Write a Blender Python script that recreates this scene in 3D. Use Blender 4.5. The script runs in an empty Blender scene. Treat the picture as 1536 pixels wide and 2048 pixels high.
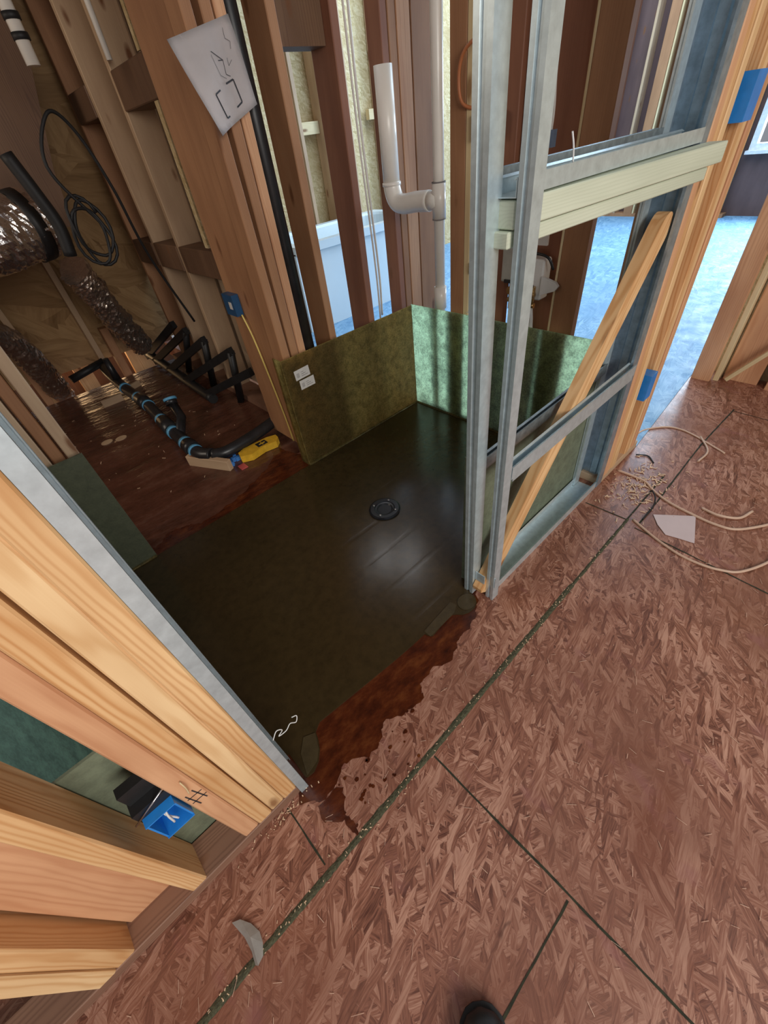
import bpy, bmesh, math, random
from mathutils import Vector, Matrix, noise
random.seed(7)
S = bpy.context.scene
COL = S.collection
# ------------------------------------------------------------------ camera
H = 1.25
FPX = 816.852
cam_d = bpy.data.cameras.new('camera'); cam = bpy.data.objects.new('camera', cam_d); COL.objects.link(cam)
cam_d.sensor_fit = 'VERTICAL'; cam_d.sensor_height = 36.0; cam_d.lens = FPX*36.0/2048.0
cam_d.clip_start = 0.02; cam_d.clip_end = 100
XR = Vector((0.72058335, -0.6845763, -0.11006783)); DN = Vector((-0.52743821, -0.43814689, -0.72789851)); FW = Vector((0.45007619, 0.58256553, -0.67679305))
m3 = Matrix((XR, -DN, -FW)).transposed()
cam.matrix_world = Matrix.Translation((0, 0, H)) @ m3.to_4x4()
S.camera = cam
# ------------------------------------------------------------------ colour management, world
S.view_settings.view_transform = 'Standard'; S.view_settings.look = 'None'
S.view_settings.gamma = 1.0; S.view_settings.exposure = 0.0; S.view_settings.use_curve_mapping = False
W = bpy.data.worlds.new('world'); S.world = W; W.use_nodes = True
W.node_tree.nodes['Background'].inputs[0].default_value = (0.85, 0.90, 1.0, 1)
W.node_tree.nodes['Background'].inputs[1].default_value = 0.30
# ------------------------------------------------------------------ lights (daylight through openings, and added fill lamps)
def area(name, loc, target, sx, sy, power, color):
    l = bpy.data.lights.new(name, 'AREA'); l.shape = 'RECTANGLE'; l.size = sx; l.size_y = sy; l.energy = power; l.color = color
    o = bpy.data.objects.new(name, l); COL.objects.link(o); o.location = loc
    o.rotation_euler = (Vector(target)-Vector(loc)).to_track_quat('-Z', 'Y').to_euler()
    return o
area('daylight_behind', (-0.2, -2.6, 2.0), (0.0, 0.6, 0.5), 2.2, 1.4, 95, (1.0, 0.95, 0.88))
area('fill_far_room_top', (5.1, 2.5, 2.95), (5.1, 2.5, 0), 3.6, 3.2, 185, (0.60, 0.80, 1.0))  # added lamp above the far room, turns its floor blue
area('daylight_window', (7.62, 0.75, 1.6), (2.0, 1.4, 0.6), 1.9, 1.3, 230, (0.66, 0.83, 1.0))
area('fill_bath_top', (1.95, 2.55, 2.72), (1.35, 1.70, 0.2), 0.7, 0.5, 14, (0.95, 0.97, 1.0))  # added lamp under the ceiling, lights the back upturn from behind
area('daylight_low_opening', (0.45, 4.75, 0.05), (0.45, 3.9, -0.15), 0.9, 0.2, 3.5, (1.0, 0.62, 0.3))
area('fill_dim_room', (-1.6, 2.6, 1.9), (0.4, 3.2, 0.4), 0.8, 0.8, 16, (1.0, 0.87, 0.72))  # added lamp brightening the dim room framing

# ------------------------------------------------------------------ materials
def newmat(name):
    m = bpy.data.materials.new(name); m.use_nodes = True
    nt = m.node_tree; b = nt.nodes['Principled BSDF']; return m, nt, b
def N(nt, t, **kw):
    n = nt.nodes.new(t)
    for k, v in kw.items(): setattr(n, k, v)
    return n
def ramp(nt, fac, stops):
    r = N(nt, 'ShaderNodeValToRGB'); e = r.color_ramp.elements
    while len(e) < len(stops): e.new(0.5)
    for i, (p, c) in enumerate(stops): e[i].position = p; e[i].color = (*c, 1)
    nt.links.new(fac, r.inputs[0]); return r.outputs[0]
def mixc(nt, fac, a, b, mode='MIX'):
    x = N(nt, 'ShaderNodeMix', data_type='RGBA', blend_type=mode)
    for s, v in ((0, fac), (6, a), (7, b)):
        if hasattr(v, 'is_linked'): nt.links.new(v, x.inputs[s])
        elif isinstance(v, (int, float)): x.inputs[s].default_value = v
        else: x.inputs[s].default_value = (*v, 1)
    return x.outputs[2]
def math_(nt, op, a, b=0.0, clamp=False):
    x = N(nt, 'ShaderNodeMath', operation=op, use_clamp=clamp)
    for i, v in enumerate((a, b)):
        if hasattr(v, 'is_linked'): nt.links.new(v, x.inputs[i])
        else: x.inputs[i].default_value = v
    return x.outputs[0]
def coords(nt, scale, rot=(0, 0, 0), rnd=True, src='Object'):
    tc = N(nt, 'ShaderNodeTexCoord'); v = tc.outputs[src]
    if rnd:
        oi = N(nt, 'ShaderNodeObjectInfo'); a = N(nt, 'ShaderNodeVectorMath', operation='SCALE'); a.inputs[0].default_value = (13.1, 7.7, 29.3)
        nt.links.new(oi.outputs['Random'], a.inputs['Scale'])
        ad = N(nt, 'ShaderNodeVectorMath', operation='ADD'); nt.links.new(v, ad.inputs[0]); nt.links.new(a.outputs[0], ad.inputs[1]); v = ad.outputs[0]
    mp = N(nt, 'ShaderNodeMapping'); mp.inputs['Scale'].default_value = scale; mp.inputs['Rotation'].default_value = rot
    nt.links.new(v, mp.inputs[0]); return mp.outputs[0]
def noise_(nt, vec, scale, detail=3, rough=0.5, dist=0.0):
    n = N(nt, 'ShaderNodeTexNoise'); n.inputs['Scale'].default_value = scale; n.inputs['Detail'].default_value = detail
    n.inputs['Roughness'].default_value = rough; n.inputs['Distortion'].default_value = dist
    if vec is not None: nt.links.new(vec, n.inputs['Vector'])
    return n.outputs[0]
def bump(nt, b, h, strength, dist=0.002):
    x = N(nt, 'ShaderNodeBump'); x.inputs['Strength'].default_value = strength; x.inputs['Distance'].default_value = dist
    nt.links.new(h, x.inputs['Height']); nt.links.new(x.outputs[0], b.inputs['Normal'])

def wood(name, light, dark, knots=(0.2, 0.08, 0.03), rough=0.62, contrast=1.0, lines=330.0):
    m, nt, b = newmat(name)
    v = coords(nt, (1, 1, 0.05))
    # growth rings: distance from a wandering pith line, so that faces show curved cathedral grain
    wn = N(nt, 'ShaderNodeTexNoise'); wn.inputs['Scale'].default_value = 7; wn.inputs['Detail'].default_value = 2; nt.links.new(v, wn.inputs['Vector'])
    sep = N(nt, 'ShaderNodeSeparateXYZ'); nt.links.new(v, sep.inputs[0])
    warp = math_(nt, 'MULTIPLY', math_(nt, 'SUBTRACT', wn.outputs[0], 0.5), 0.22)
    w2 = math_(nt, 'MULTIPLY', math_(nt, 'SUBTRACT', noise_(nt, coords(nt, (1, 1, 0.16)), 26, 2), 0.5), 0.016)
    d = math_(nt, 'ADD', math_(nt, 'ADD', sep.outputs[0], math_(nt, 'MULTIPLY', sep.outputs[1], 0.8)), math_(nt, 'ADD', warp, w2))
    ring = math_(nt, 'ADD', math_(nt, 'MULTIPLY', math_(nt, 'SINE', math_(nt, 'MULTIPLY', d, lines*2)), 0.5), 0.5)
    ring = math_(nt, 'POWER', ring, 2.2)
    fib = noise_(nt, coords(nt, (1, 1, 0.012)), 420, 2, 0.6)
    base = noise_(nt, coords(nt, (1, 1, 0.09)), 9, 3, 0.6)
    g = math_(nt, 'ADD', math_(nt, 'MULTIPLY', ring, 0.50*contrast), math_(nt, 'MULTIPLY', fib, 0.25))
    g = math_(nt, 'ADD', g, math_(nt, 'MULTIPLY', math_(nt, 'SUBTRACT', base, 0.45), 1.1))
    c = ramp(nt, g, [(0.10, light), (0.90, dark)])
    kv = coords(nt, (9, 9, 3.2)); vo = N(nt, 'ShaderNodeTexVoronoi'); vo.inputs['Scale'].default_value = 1.0; nt.links.new(kv, vo.inputs['Vector'])
    kd = math_(nt, 'ADD', vo.outputs['Distance'], math_(nt, 'MULTIPLY', noise_(nt, kv, 6, 2), 0.08))
    c = mixc(nt, ramp(nt, kd, [(0.11, (1, 1, 1)), (0.19, (0, 0, 0))]), c, knots)
    big = noise_(nt, coords(nt, (5, 5, 1.6)), 1.5, 3)
    c = mixc(nt, ramp(nt, big, [(0.38, (0, 0, 0)), (0.72, (0.6, 0.6, 0.6))]), c, tuple(x*0.85 for x in dark))
    nt.links.new(c, b.inputs['Base Color']); b.inputs['Roughness'].default_value = rough
    bump(nt, b, g, 0.25, 0.001)
    return m
M = {}
M['fir'] = wood('fir_fresh', (0.84, 0.55, 0.28), (0.58, 0.28, 0.10), contrast=1.0)
M['fir2'] = wood('fir_golden', (0.88, 0.62, 0.34), (0.64, 0.36, 0.15), contrast=0.95)
M['firred'] = wood('fir_red', (0.74, 0.42, 0.23), (0.48, 0.20, 0.09), contrast=0.6)
M['brown'] = wood('fir_brown', (0.46, 0.235, 0.115), (0.27, 0.115, 0.050), contrast=0.25)
M['red'] = wood('fir_dark_red', (0.32, 0.135, 0.075), (0.18, 0.062, 0.034), contrast=0.2)
M['tan'] = wood('fir_tan', (0.58, 0.41, 0.26), (0.40, 0.25, 0.15), contrast=0.2)
M['yellow'] = wood('pine_yellow', (0.80, 0.66, 0.40), (0.60, 0.42, 0.2), contrast=0.4)
M['pale'] = wood('pine_treated_pale', (0.66, 0.70, 0.55), (0.50, 0.54, 0.40), contrast=0.5)
M['wet'] = wood('plate_stained', (0.30, 0.16, 0.10), (0.17, 0.08, 0.05))
M['purple'] = wood('sheathing_purple_brown', (0.15, 0.085, 0.075), (0.085, 0.045, 0.042), contrast=0.1)
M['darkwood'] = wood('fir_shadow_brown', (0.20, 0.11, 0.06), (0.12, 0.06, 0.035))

def osb(name, cols, stain=(0.10, 0.03, 0.015), rough=0.42, scale=1.0, spots=True, coat=0.0, blend=0.27):
    m, nt, b = newmat(name)
    base = coords(nt, (1, 1, 1), rnd=False)
    wn = N(nt, 'ShaderNodeTexNoise'); wn.inputs['Scale'].default_value = 14*scale; wn.inputs['Detail'].default_value = 2; nt.links.new(base, wn.inputs['Vector'])
    def warped(sc, ang, amt):
        a = N(nt, 'ShaderNodeVectorMath', operation='SCALE'); a.inputs['Scale'].default_value = amt; nt.links.new(wn.outputs['Color'], a.inputs[0])
        ad = N(nt, 'ShaderNodeVectorMath', operation='ADD'); nt.links.new(base, ad.inputs[0]); nt.links.new(a.outputs[0], ad.inputs[1])
        r = N(nt, 'ShaderNodeMapping'); r.inputs['Rotation'].default_value = (0.2*ang, 0.3, ang); nt.links.new(ad.outputs[0], r.inputs[0])
        mp = N(nt, 'ShaderNodeMapping'); mp.inputs['Scale'].default_value = sc; nt.links.new(r.outputs[0], mp.inputs[0]); return mp.outputs[0]
    val = None; line = None
    for i, ang in enumerate((0.35, -0.55, 1.25, 2.2, 2.9)):
        vo = N(nt, 'ShaderNodeTexVoronoi'); vo.inputs['Scale'].default_value = 1.0; nt.links.new(warped((14*scale, 95*scale, 30*scale), ang, 0.014/scale), vo.inputs['Vector'])
        sep = N(nt, 'ShaderNodeSeparateColor'); nt.links.new(vo.outputs['Color'], sep.inputs[0])
        st = noise_(nt, warped((13*scale, 300*scale, 40*scale), ang+0.15, 0.012/scale), 1.0, 3, 0.72)
        v_ = math_(nt, 'ADD', math_(nt, 'MULTIPLY', sep.outputs[0], blend), math_(nt, 'MULTIPLY', st, 1-blend))
        if val is None: val = v_; line = st
        else:
            pick = math_(nt, 'GREATER_THAN', sep.outputs[1], 0.60)
            mx = N(nt, 'ShaderNodeMix', data_type='FLOAT'); nt.links.new(pick, mx.inputs[0]); nt.links.new(val, mx.inputs[2]); nt.links.new(v_, mx.inputs[3]); val = mx.outputs[0]
            line = math_(nt, 'MAXIMUM', line, st)
    c = ramp(nt, val, [(0.30, cols[0]), (0.48, cols[1]), (0.66, cols[2])])
    big = noise_(nt, base, 2.3, 5, 0.6)
    c = mixc(nt, ramp(nt, big, [(0.42, (0, 0, 0)), (0.68, (0.8, 0.8, 0.8))]), c, cols[3])
    if spots:
        b2 = noise_(nt, coords(nt, (0.7, 1.1, 1), (0, 0, 0.4), rnd=False), 3.7, 4, 0.55)
        c = mixc(nt, ramp(nt, b2, [(0.56, (0, 0, 0)), (0.70, (0.6, 0.6, 0.6))]), c, (0.19, 0.055, 0.024))
        b3 = noise_(nt, coords(nt, (1.6, 1.0, 1), (0, 0, 1.1), rnd=False), 6.1, 3, 0.55)
        c = mixc(nt, ramp(nt, b3, [(0.60, (0, 0, 0)), (0.70, (0.45, 0.45, 0.45))]), c, (0.27, 0.10, 0.095))
        sp = noise_(nt, coords(nt, (1, 2.2, 1), (0, 0, 0.7), rnd=False), 9, 3, 0.6)
        c = mixc(nt, ramp(nt, sp, [(0.67, (0, 0, 0)), (0.73, (0.8, 0.8, 0.8))]), c, stain)
        c = mixc(nt, ramp(nt, line, [(0.70, (0, 0, 0)), (0.80, (0.75, 0.75, 0.75))]), c, tuple(min(1, x*1.5) for x in cols[2]))
    nt.links.new(c, b.inputs['Base Color'])
    rr = ramp(nt, noise_(nt, base, 9, 3), [(0.3, (rough-0.1,)*3), (0.75, (rough+0.16,)*3)])
    nt.links.new(rr, b.inputs['Roughness'])
    bump(nt, b, val, 0.45, 0.0012)
    if coat: b.inputs['Coat Weight'].default_value = coat; b.inputs['Coat Roughness'].default_value = 0.3
    return m
M['floor'] = osb('osb_floor_red', [(0.10, 0.030, 0.017), (0.29, 0.115, 0.070), (0.52, 0.28, 0.195), (0.22, 0.085, 0.050)], coat=0.25)
M['skyfloor'] = osb('osb_floor_sky_reflection', [(0.10, 0.24, 0.42), (0.18, 0.36, 0.56), (0.30, 0.50, 0.68), (0.15, 0.31, 0.50)], rough=0.6, spots=False, scale=0.5)  # OSB given the blue of reflected sky as its colour
M['osb'] = osb('osb_sheathing_yellow', [(0.42, 0.30, 0.13), (0.60, 0.46, 0.24), (0.76, 0.64, 0.40), (0.5, 0.36, 0.18)], rough=0.7, spots=False)
M['osbbrown'] = osb('osb_sheathing_brown', [(0.16, 0.09, 0.05), (0.26, 0.15, 0.085), (0.36, 0.22, 0.13), (0.2, 0.11, 0.06)], rough=0.7, spots=False)
M['ply'] = osb('plywood_roof', [(0.22, 0.12, 0.045), (0.36, 0.21, 0.09), (0.48, 0.30, 0.14), (0.30, 0.17, 0.07)], rough=0.6, spots=False, scale=0.12, blend=0.3)
M['beige'] = osb('plywood_beige', [(0.30, 0.21, 0.14), (0.38, 0.28, 0.19), (0.44, 0.33, 0.23), (0.33, 0.24, 0.16)], rough=0.6, spots=False, scale=0.15, blend=0.3)

def plain(name, col, rough=0.5, metal=0.0, var=0.15, nscale=30, bstr=0.0, emit=None, trans=0.0, **kw):
    m, nt, b = newmat(name)
    n = noise_(nt, coords(nt, (1, 1, 1)), nscale, 4, 0.6)
    c = ramp(nt, n, [(0.3, tuple(x*(1-var) for x in col)), (0.7, tuple(min(1, x*(1+var)) for x in col))])
    nt.links.new(c, b.inputs['Base Color']); b.inputs['Roughness'].default_value = rough; b.inputs['Metallic'].default_value = metal
    if bstr: bump(nt, b, n, bstr, 0.004)
    for k, v in kw.items(): b.inputs[k.replace('_', ' ')].default_value = v
    return m
M['steel'] = plain('galvanised_steel', (0.62, 0.73, 0.77), 0.36, 0.6, 0.12, 45)
M['steelblue'] = plain('galvanised_steel_blue', (0.36, 0.46, 0.54), 0.36, 0.7, 0.2, 40)
M['steeldk'] = plain('galvanised_steel_dark', (0.32, 0.38, 0.41), 0.45, 0.75, 0.3, 40)  # darker steel for the back rail and the track flange
M['pvc'] = plain('white_pvc', (0.84, 0.80, 0.73), 0.28, 0, 0.04, 8)
M['abs'] = plain('black_abs', (0.018, 0.018, 0.020), 0.35, 0, 0.3, 20)
M['absdk'] = plain('black_steel_paint', (0.012, 0.012, 0.013), 0.5, 0, 0.3, 20)
M['primer'] = plain('blue_cement', (0.12, 0.38, 0.62), 0.4)
M['blue'] = plain('blue_box_plastic', (0.02, 0.24, 0.70), 0.35, 0, 0.12)
M['bluedk'] = plain('blue_box_dark', (0.012, 0.07, 0.17), 0.4, 0, 0.12)
M['bluegrey'] = plain('blue_grey_plastic', (0.14, 0.20, 0.30), 0.5)
M['tub'] = plain('white_acrylic', (0.72, 0.82, 0.86), 0.22, 0, 0.03, 3)
M['white'] = plain('white_plastic', (0.78, 0.78, 0.76), 0.35, 0, 0.05)
M['paper'] = plain('plastic_sleeve', (0.86, 0.82, 0.82), 0.16, 0, 0.08, 5, 0.3)
M['pinkpaper'] = plain('torn_paper', (0.62, 0.50, 0.49), 0.35, 0, 0.06, 6)
M['ink'] = plain('ink_marks', (0.03, 0.03, 0.035), 0.6)
M['label'] = plain('label_white', (0.62, 0.58, 0.54), 0.5, 0, 0.06)
M['greycover'] = plain('grey_cover', (0.36, 0.35, 0.31), 0.4, 0, 0.08)
M['grey'] = plain('label_print', (0.22, 0.20, 0.20), 0.6)
M['brass'] = plain('brass', (0.55, 0.36, 0.16), 0.3, 0.9)
M['chrome'] = plain('chrome', (0.7, 0.7, 0.7), 0.15, 1.0)
M['foil'] = plain('foil_duct_wrap', (0.75, 0.70, 0.66), 0.14, 0.95, 0.1, 40, 0.8)
M['foilwarm'] = plain('foil_duct_wrap_dull', (0.62, 0.52, 0.44), 0.16, 0.9, 0.1, 50, 0.8)
M['rubber'] = plain('black_rubber', (0.010, 0.010, 0.011), 0.6)
M['shoe'] = plain('black_leather', (0.012, 0.013, 0.016), 0.42, 0, 0.3, 60, 0.2)
M['yellowtool'] = plain('yellow_plastic', (0.72, 0.42, 0.03), 0.4)
M['romex'] = plain('cable_tan', (0.62, 0.42, 0.30), 0.45, 0, 0.05)
M['romexw'] = plain('cable_white', (0.74, 0.72, 0.68), 0.4, 0, 0.05)
M['romexy'] = plain('cable_yellow', (0.75, 0.58, 0.16), 0.4, 0, 0.05)
M['orange'] = plain('cable_orange', (0.42, 0.14, 0.05), 0.45, 0, 0.05)
M['chip'] = plain('wood_chip', (0.72, 0.50, 0.32), 0.6, 0, 0.2)
M['chiplt'] = plain('wood_fibre', (0.62, 0.40, 0.29), 0.5, 0, 0.2)
M['dust'] = plain('seam_dust', (0.075, 0.072, 0.038), 0.9, 0, 0.5, 160, 0.9)
M['seam'] = plain('seam_dark', (0.028, 0.028, 0.014), 0.9, 0, 0.4, 60)
M['clear'] = plain('clear_plastic', (0.55, 0.52, 0.48), 0.2, 0, 0.1, 30, 0.5)
M['bluecard'] = plain('blue_rag', (0.05, 0.20, 0.55), 0.6)
M['redcard'] = plain('red_label', (0.55, 0.10, 0.09), 0.5)
M['drainblk'] = plain('drain_black', (0.012, 0.014, 0.018), 0.25)
M['frame'] = plain('window_vinyl', (0.75, 0.78, 0.8), 0.4)
M['wallboard'] = plain('gypsum_grey', (0.22, 0.19, 0.19), 0.8, 0, 0.15, 4)
# resin-stained floor
def stainmat():
    m, nt, b = newmat('resin_stain')
    n = noise_(nt, coords(nt, (1, 2.2, 1), (0, 0, 0.8), rnd=False), 14, 5, 0.65)
    c = ramp(nt, n, [(0.3, (0.030, 0.006, 0.003)), (0.52, (0.085, 0.018, 0.006)), (0.75, (0.17, 0.05, 0.014))])
    nt.links.new(c, b.inputs['Base Color']); b.inputs['Roughness'].default_value = 0.16; bump(nt, b, n, 0.4, 0.002); return m
M['stain'] = stainmat()
def fibre(name, col, trans, w, rough=0.35, grooves=False):
    m, nt, b = newmat(name)
    n = noise_(nt, coords(nt, (1, 1, 1), rnd=False), 28, 5, 0.7)
    n2 = noise_(nt, coords(nt, (1, 1, 1), rnd=False), 130, 3, 0.7)
    c = ramp(nt, n, [(0.3, tuple(x*0.78 for x in col)), (0.7, tuple(x*1.25 for x in col))])
    nt.links.new(c, b.inputs['Base Color']); b.inputs['Roughness'].default_value = rough
    h = math_(nt, 'ADD', n, math_(nt, 'MULTIPLY', n2, 0.35))
    if grooves:
        wv = N(nt, 'ShaderNodeTexWave', wave_type='BANDS', bands_direction='Y'); wv.inputs['Scale'].default_value = 2.1; wv.inputs['Distortion'].default_value = 0.6
        nt.links.new(coords(nt, (0.15, 1, 1), rnd=False), wv.inputs['Vector'])
        g = ramp(nt, wv.outputs['Fac'], [(0.0, (0, 0, 0)), (0.06, (1, 1, 1))])
        h = math_(nt, 'ADD', math_(nt, 'MULTIPLY', h, 0.5), math_(nt, 'MULTIPLY', g, 0.35))
    bump(nt, b, h, 0.35, 0.0016)
    if w > 0:
        t = N(nt, 'ShaderNodeBsdfTranslucent')
        tc = ramp(nt, math_(nt, 'ADD', math_(nt, 'MULTIPLY', n, 0.5), math_(nt, 'MULTIPLY', n2, 0.5)), [(0.40, tuple(x*0.5 for x in trans)), (0.58, trans)])
        nt.links.new(tc, t.inputs['Color'])
        mx = N(nt, 'ShaderNodeMixShader'); mx.inputs[0].default_value = w
        out = nt.nodes['Material Output']; nt.links.new(b.outputs[0], mx.inputs[1]); nt.links.new(t.outputs[0], mx.inputs[2]); nt.links.new(mx.outputs[0], out.inputs[0])
    return m
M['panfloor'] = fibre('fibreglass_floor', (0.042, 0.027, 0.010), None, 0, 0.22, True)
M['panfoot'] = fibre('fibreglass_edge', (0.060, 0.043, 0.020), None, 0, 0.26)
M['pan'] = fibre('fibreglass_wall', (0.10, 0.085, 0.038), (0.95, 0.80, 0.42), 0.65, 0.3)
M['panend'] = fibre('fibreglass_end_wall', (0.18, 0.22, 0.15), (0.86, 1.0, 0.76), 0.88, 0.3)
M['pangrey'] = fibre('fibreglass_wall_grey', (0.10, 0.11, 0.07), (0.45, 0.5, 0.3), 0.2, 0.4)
M['panleft'] = fibre('fibreglass_wall_teal_lit', (0.42, 0.66, 0.56), (0.6, 0.85, 0.72), 0.45, 0.4)  # base colour lifted to carry light coming through this end
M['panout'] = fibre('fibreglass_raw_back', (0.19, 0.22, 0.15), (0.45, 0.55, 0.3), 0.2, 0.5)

# ------------------------------------------------------------------ object helpers
def tag(o, label=None, cat=None, group=None, kind=None):
    if label: o['label'] = label
    if cat: o['category'] = cat
    if group: o['group'] = group
    if kind: o['kind'] = kind
    return o
def link(name, bm, mat, parent=None, origin=(0, 0, 0), smooth=False, mats=None):
    me = bpy.data.meshes.new(name); bm.to_mesh(me); bm.free()
    o = bpy.data.objects.new(name, me); COL.objects.link(o); o.location = origin
    for mm in (mats or [mat]): me.materials.append(mm)
    if smooth:
        for p in me.polygons: p.use_smooth = True
    if parent is not None:
        o.parent = parent
        w_ = Vector((0, 0, 0)); q_ = parent
        while q_ is not None: w_ += Vector(q_.location); q_ = q_.parent
        o.location = Vector(origin)-w_
    return o
def empty(name, loc, label, cat, group=None):
    o = bpy.data.objects.new(name, None); COL.objects.link(o); o.location = loc; o.empty_display_size = 0.05
    return tag(o, label, cat, group)
def box(bm, x0, x1, y0, y1, z0, z1, bev=0.0, dx=0.0, dy=0.0, mi=0):
    v = [bm.verts.new((x+(dx if z == z1 else 0), y+(dy if z == z1 else 0), z)) for z in (z0, z1) for y in (y0, y1) for x in (x0, x1)]
    fs = [bm.faces.new([v[i] for i in f]) for f in ((0, 2, 3, 1), (4, 5, 7, 6), (0, 1, 5, 4), (2, 6, 7, 3), (0, 4, 6, 2), (1, 3, 7, 5))]
    for f in fs: f.material_index = mi
    if bev:
        es = list({e for f in fs for e in f.edges}); bmesh.ops.bevel(bm, geom=es, offset=bev, segments=1, profile=0.5, affect='EDGES')
    return v
def tube(bm, pts, r, seg=12, cap=True, radii=None, mi=0):
    pts = [Vector(p) for p in pts]; rings = []
    t0 = (pts[1]-pts[0]).normalized(); up = Vector((0, 0, 1)) if abs(t0.z) < 0.9 else Vector((1, 0, 0)); u = t0.cross(up).normalized()
    for i, p in enumerate(pts):
        t = (pts[min(i+1, len(pts)-1)]-pts[max(i-1, 0)]).normalized(); u = (u-t*u.dot(t)).normalized(); w = t.cross(u)
        rr = radii[i] if radii else r
        rings.append([bm.verts.new(p+(u*math.cos(a)+w*math.sin(a))*rr) for a in [2*math.pi*k/seg for k in range(seg)]])
    for a, b in zip(rings, rings[1:]):
        for k in range(seg): f = bm.faces.new((a[k], a[(k+1) % seg], b[(k+1) % seg], b[k])); f.material_index = mi; f.smooth = True
    if cap:
        f = bm.faces.new(list(reversed(rings[0]))); f.material_index = mi; f = bm.faces.new(rings[-1]); f.material_index = mi
    return rings
def spline(P, n=8):
    P = [Vector(p) for p in P]; Q = [P[0]*2-P[1]]+P+[P[-1]*2-P[-2]]; out = []
    for i in range(1, len(Q)-2):
        for k in range(n):
            t = k/n; a, b, c, d = Q[i-1:i+3]
            out.append(0.5*((2*b)+(-a+c)*t+(2*a-5*b+4*c-d)*t*t+(-a+3*b-3*c+d)*t**3))
    return out+[P[-1]]
def prism(bm, poly, z0, z1, mi=0):
    a = [bm.verts.new((x, y, z0)) for x, y in poly]; b = [bm.verts.new((x, y, z1)) for x, y in poly]
    n = len(poly); bm.faces.new(list(reversed(a))).material_index = mi; bm.faces.new(b).material_index = mi
    for i in range(n): bm.faces.new((a[i], a[(i+1) % n], b[(i+1) % n], b[i])).material_index = mi
# upright stud with origin at its foot; long faces subdivided a little so that lumber is not perfectly straight
def stud(label, x0, x1, y0, y1, z0, z1, mat, dx=0.0, dy=0.0, bow=0.0, name='stud', cat='stud', group=None, bev=0.003, parent=None):
    cx, cy = (x0+x1)/2, (y0+y1)/2; hx, hy = (x1-x0)/2, (y1-y0)/2; L = z1-z0
    bm = bmesh.new(); n = 8; rings = []
    ph = random.uniform(0, 6)
    for i in range(n+1):
        t = i/n; z = L*t; ox = dx*t+bow*math.sin(t*math.pi+ph*0)*1.0; oy = dy*t
        b = bev
        pr = [(-hx+b, -hy), (hx-b, -hy), (hx, -hy+b), (hx, hy-b), (hx-b, hy), (-hx+b, hy), (-hx, hy-b), (-hx, -hy+b)]
        rings.append([bm.verts.new((px+ox, py+oy, z)) for px, py in pr])
    for a, b_ in zip(rings, rings[1:]):
        for k in range(8): bm.faces.new((a[k], a[(k+1) % 8], b_[(k+1) % 8], b_[k]))
    bm.faces.new(list(reversed(rings[0]))); bm.faces.new(rings[-1])
    o = link(name, bm, M[mat] if isinstance(mat, str) else mat, parent, (cx, cy, z0))
    if parent is None: tag(o, label, cat, group)
    return o
# board between two points, local z = grain axis
def beam(name, p0, p1, w, t, up, mat, parent=None, rounded=False):
    p0, p1 = Vector(p0), Vector(p1); L = (p1-p0).length; zc = (p1-p0).normalized(); up = Vector(up); xc = up.cross(zc).normalized(); yc = zc.cross(xc)
    bm = bmesh.new()
    if rounded:
        prof = []
        for z, sgn in ((L-w*0.45, 1),):
            pass
        pts = [(-w/2, 0.0), (w/2, 0.0)]
        for k in range(0, 9):
            a = math.pi*k/8; pts.append((w/2*math.cos(a), L-w*0.35+w*0.35*math.sin(a)))
        a_ = [bm.verts.new((-t/2, x, z)) for x, z in pts]; b_ = [bm.verts.new((t/2, x, z)) for x, z in pts]; n = len(pts)
        bm.faces.new(a_); bm.faces.new(list(reversed(b_)))
        for i in range(n): bm.faces.new((a_[i], b_[i], b_[(i+1) % n], a_[(i+1) % n]))
        bmesh.ops.recalc_face_normals(bm, faces=bm.faces)
    else:
        box(bm, -t/2, t/2, -w/2, w/2, 0, L, 0.002)
    o = link(name, bm, M[mat], parent)
    o.matrix_world = Matrix.Translation(p0) @ Matrix((xc, yc, zc)).transposed().to_4x4()
    if parent is not None:
        o.matrix_world = Matrix.Translation(p0) @ Matrix((xc, yc, zc)).transposed().to_4x4()
        o.location = p0-Vector(parent.location)
    return o

# ================================================================== STRUCTURE
bm = bmesh.new(); box(bm, -3.2, 1.12, -3.4, 3.96, -0.12, 0.0); box(bm, 1.12, 7.7, -3.4, 4.5, -0.12, 0.0)
floor = tag(link('floor', bm, M['floor']), kind='structure')
bm = bmesh.new(); prism(bm, [(1.95, 0.458), (2.80, 0.518), (2.98, 0.52), (2.98, -3.4), (7.42, -3.4), (7.42, 4.42), (1.20, 4.42), (1.20, 1.90), (1.93, 1.90), (1.80, 1.60), (1.80, 0.56), (1.93, 0.55)], 0.0004, 0.004)  # sheet over bare OSB, sky reflection put into its colour
link('floor_coat_or_sky_reflection', bm, M['skyfloor'], floor)['label'] = 'blue grey sky reflection painted on the far room floor'
def strip(bm, pts, w, z0=0.0002, z1=0.001, jit=0.0):
    L = []; R = []
    pts = [Vector((*p, 0)) for p in pts]
    sp = []
    for a, b in zip(pts, pts[1:]):
        n = max(1, int((b-a).length/0.03))
        sp += [a.lerp(b, k/n) for k in range(n)]
    sp.append(pts[-1])
    for i, p in enumerate(sp):
        t = (sp[min(i+1, len(sp)-1)]-sp[max(0, i-1)]).normalized(); n = Vector((-t.y, t.x, 0)); k = 1+random.uniform(-jit, jit)
        L.append(bm.verts.new((*(p+n*w/2*k).xy, z1))); R.append(bm.verts.new((*(p-n*w/2*(1+random.uniform(-jit, jit))).xy, z1)))
    for i in range(len(sp)-1): bm.faces.new((L[i+1], L[i], R[i], R[i+1]))
bm = bmesh.new()
strip(bm, [(0.248, 0.262), (0.25, -0.124), (0.246, -1.2)], 0.0055, jit=0.35)
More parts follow.
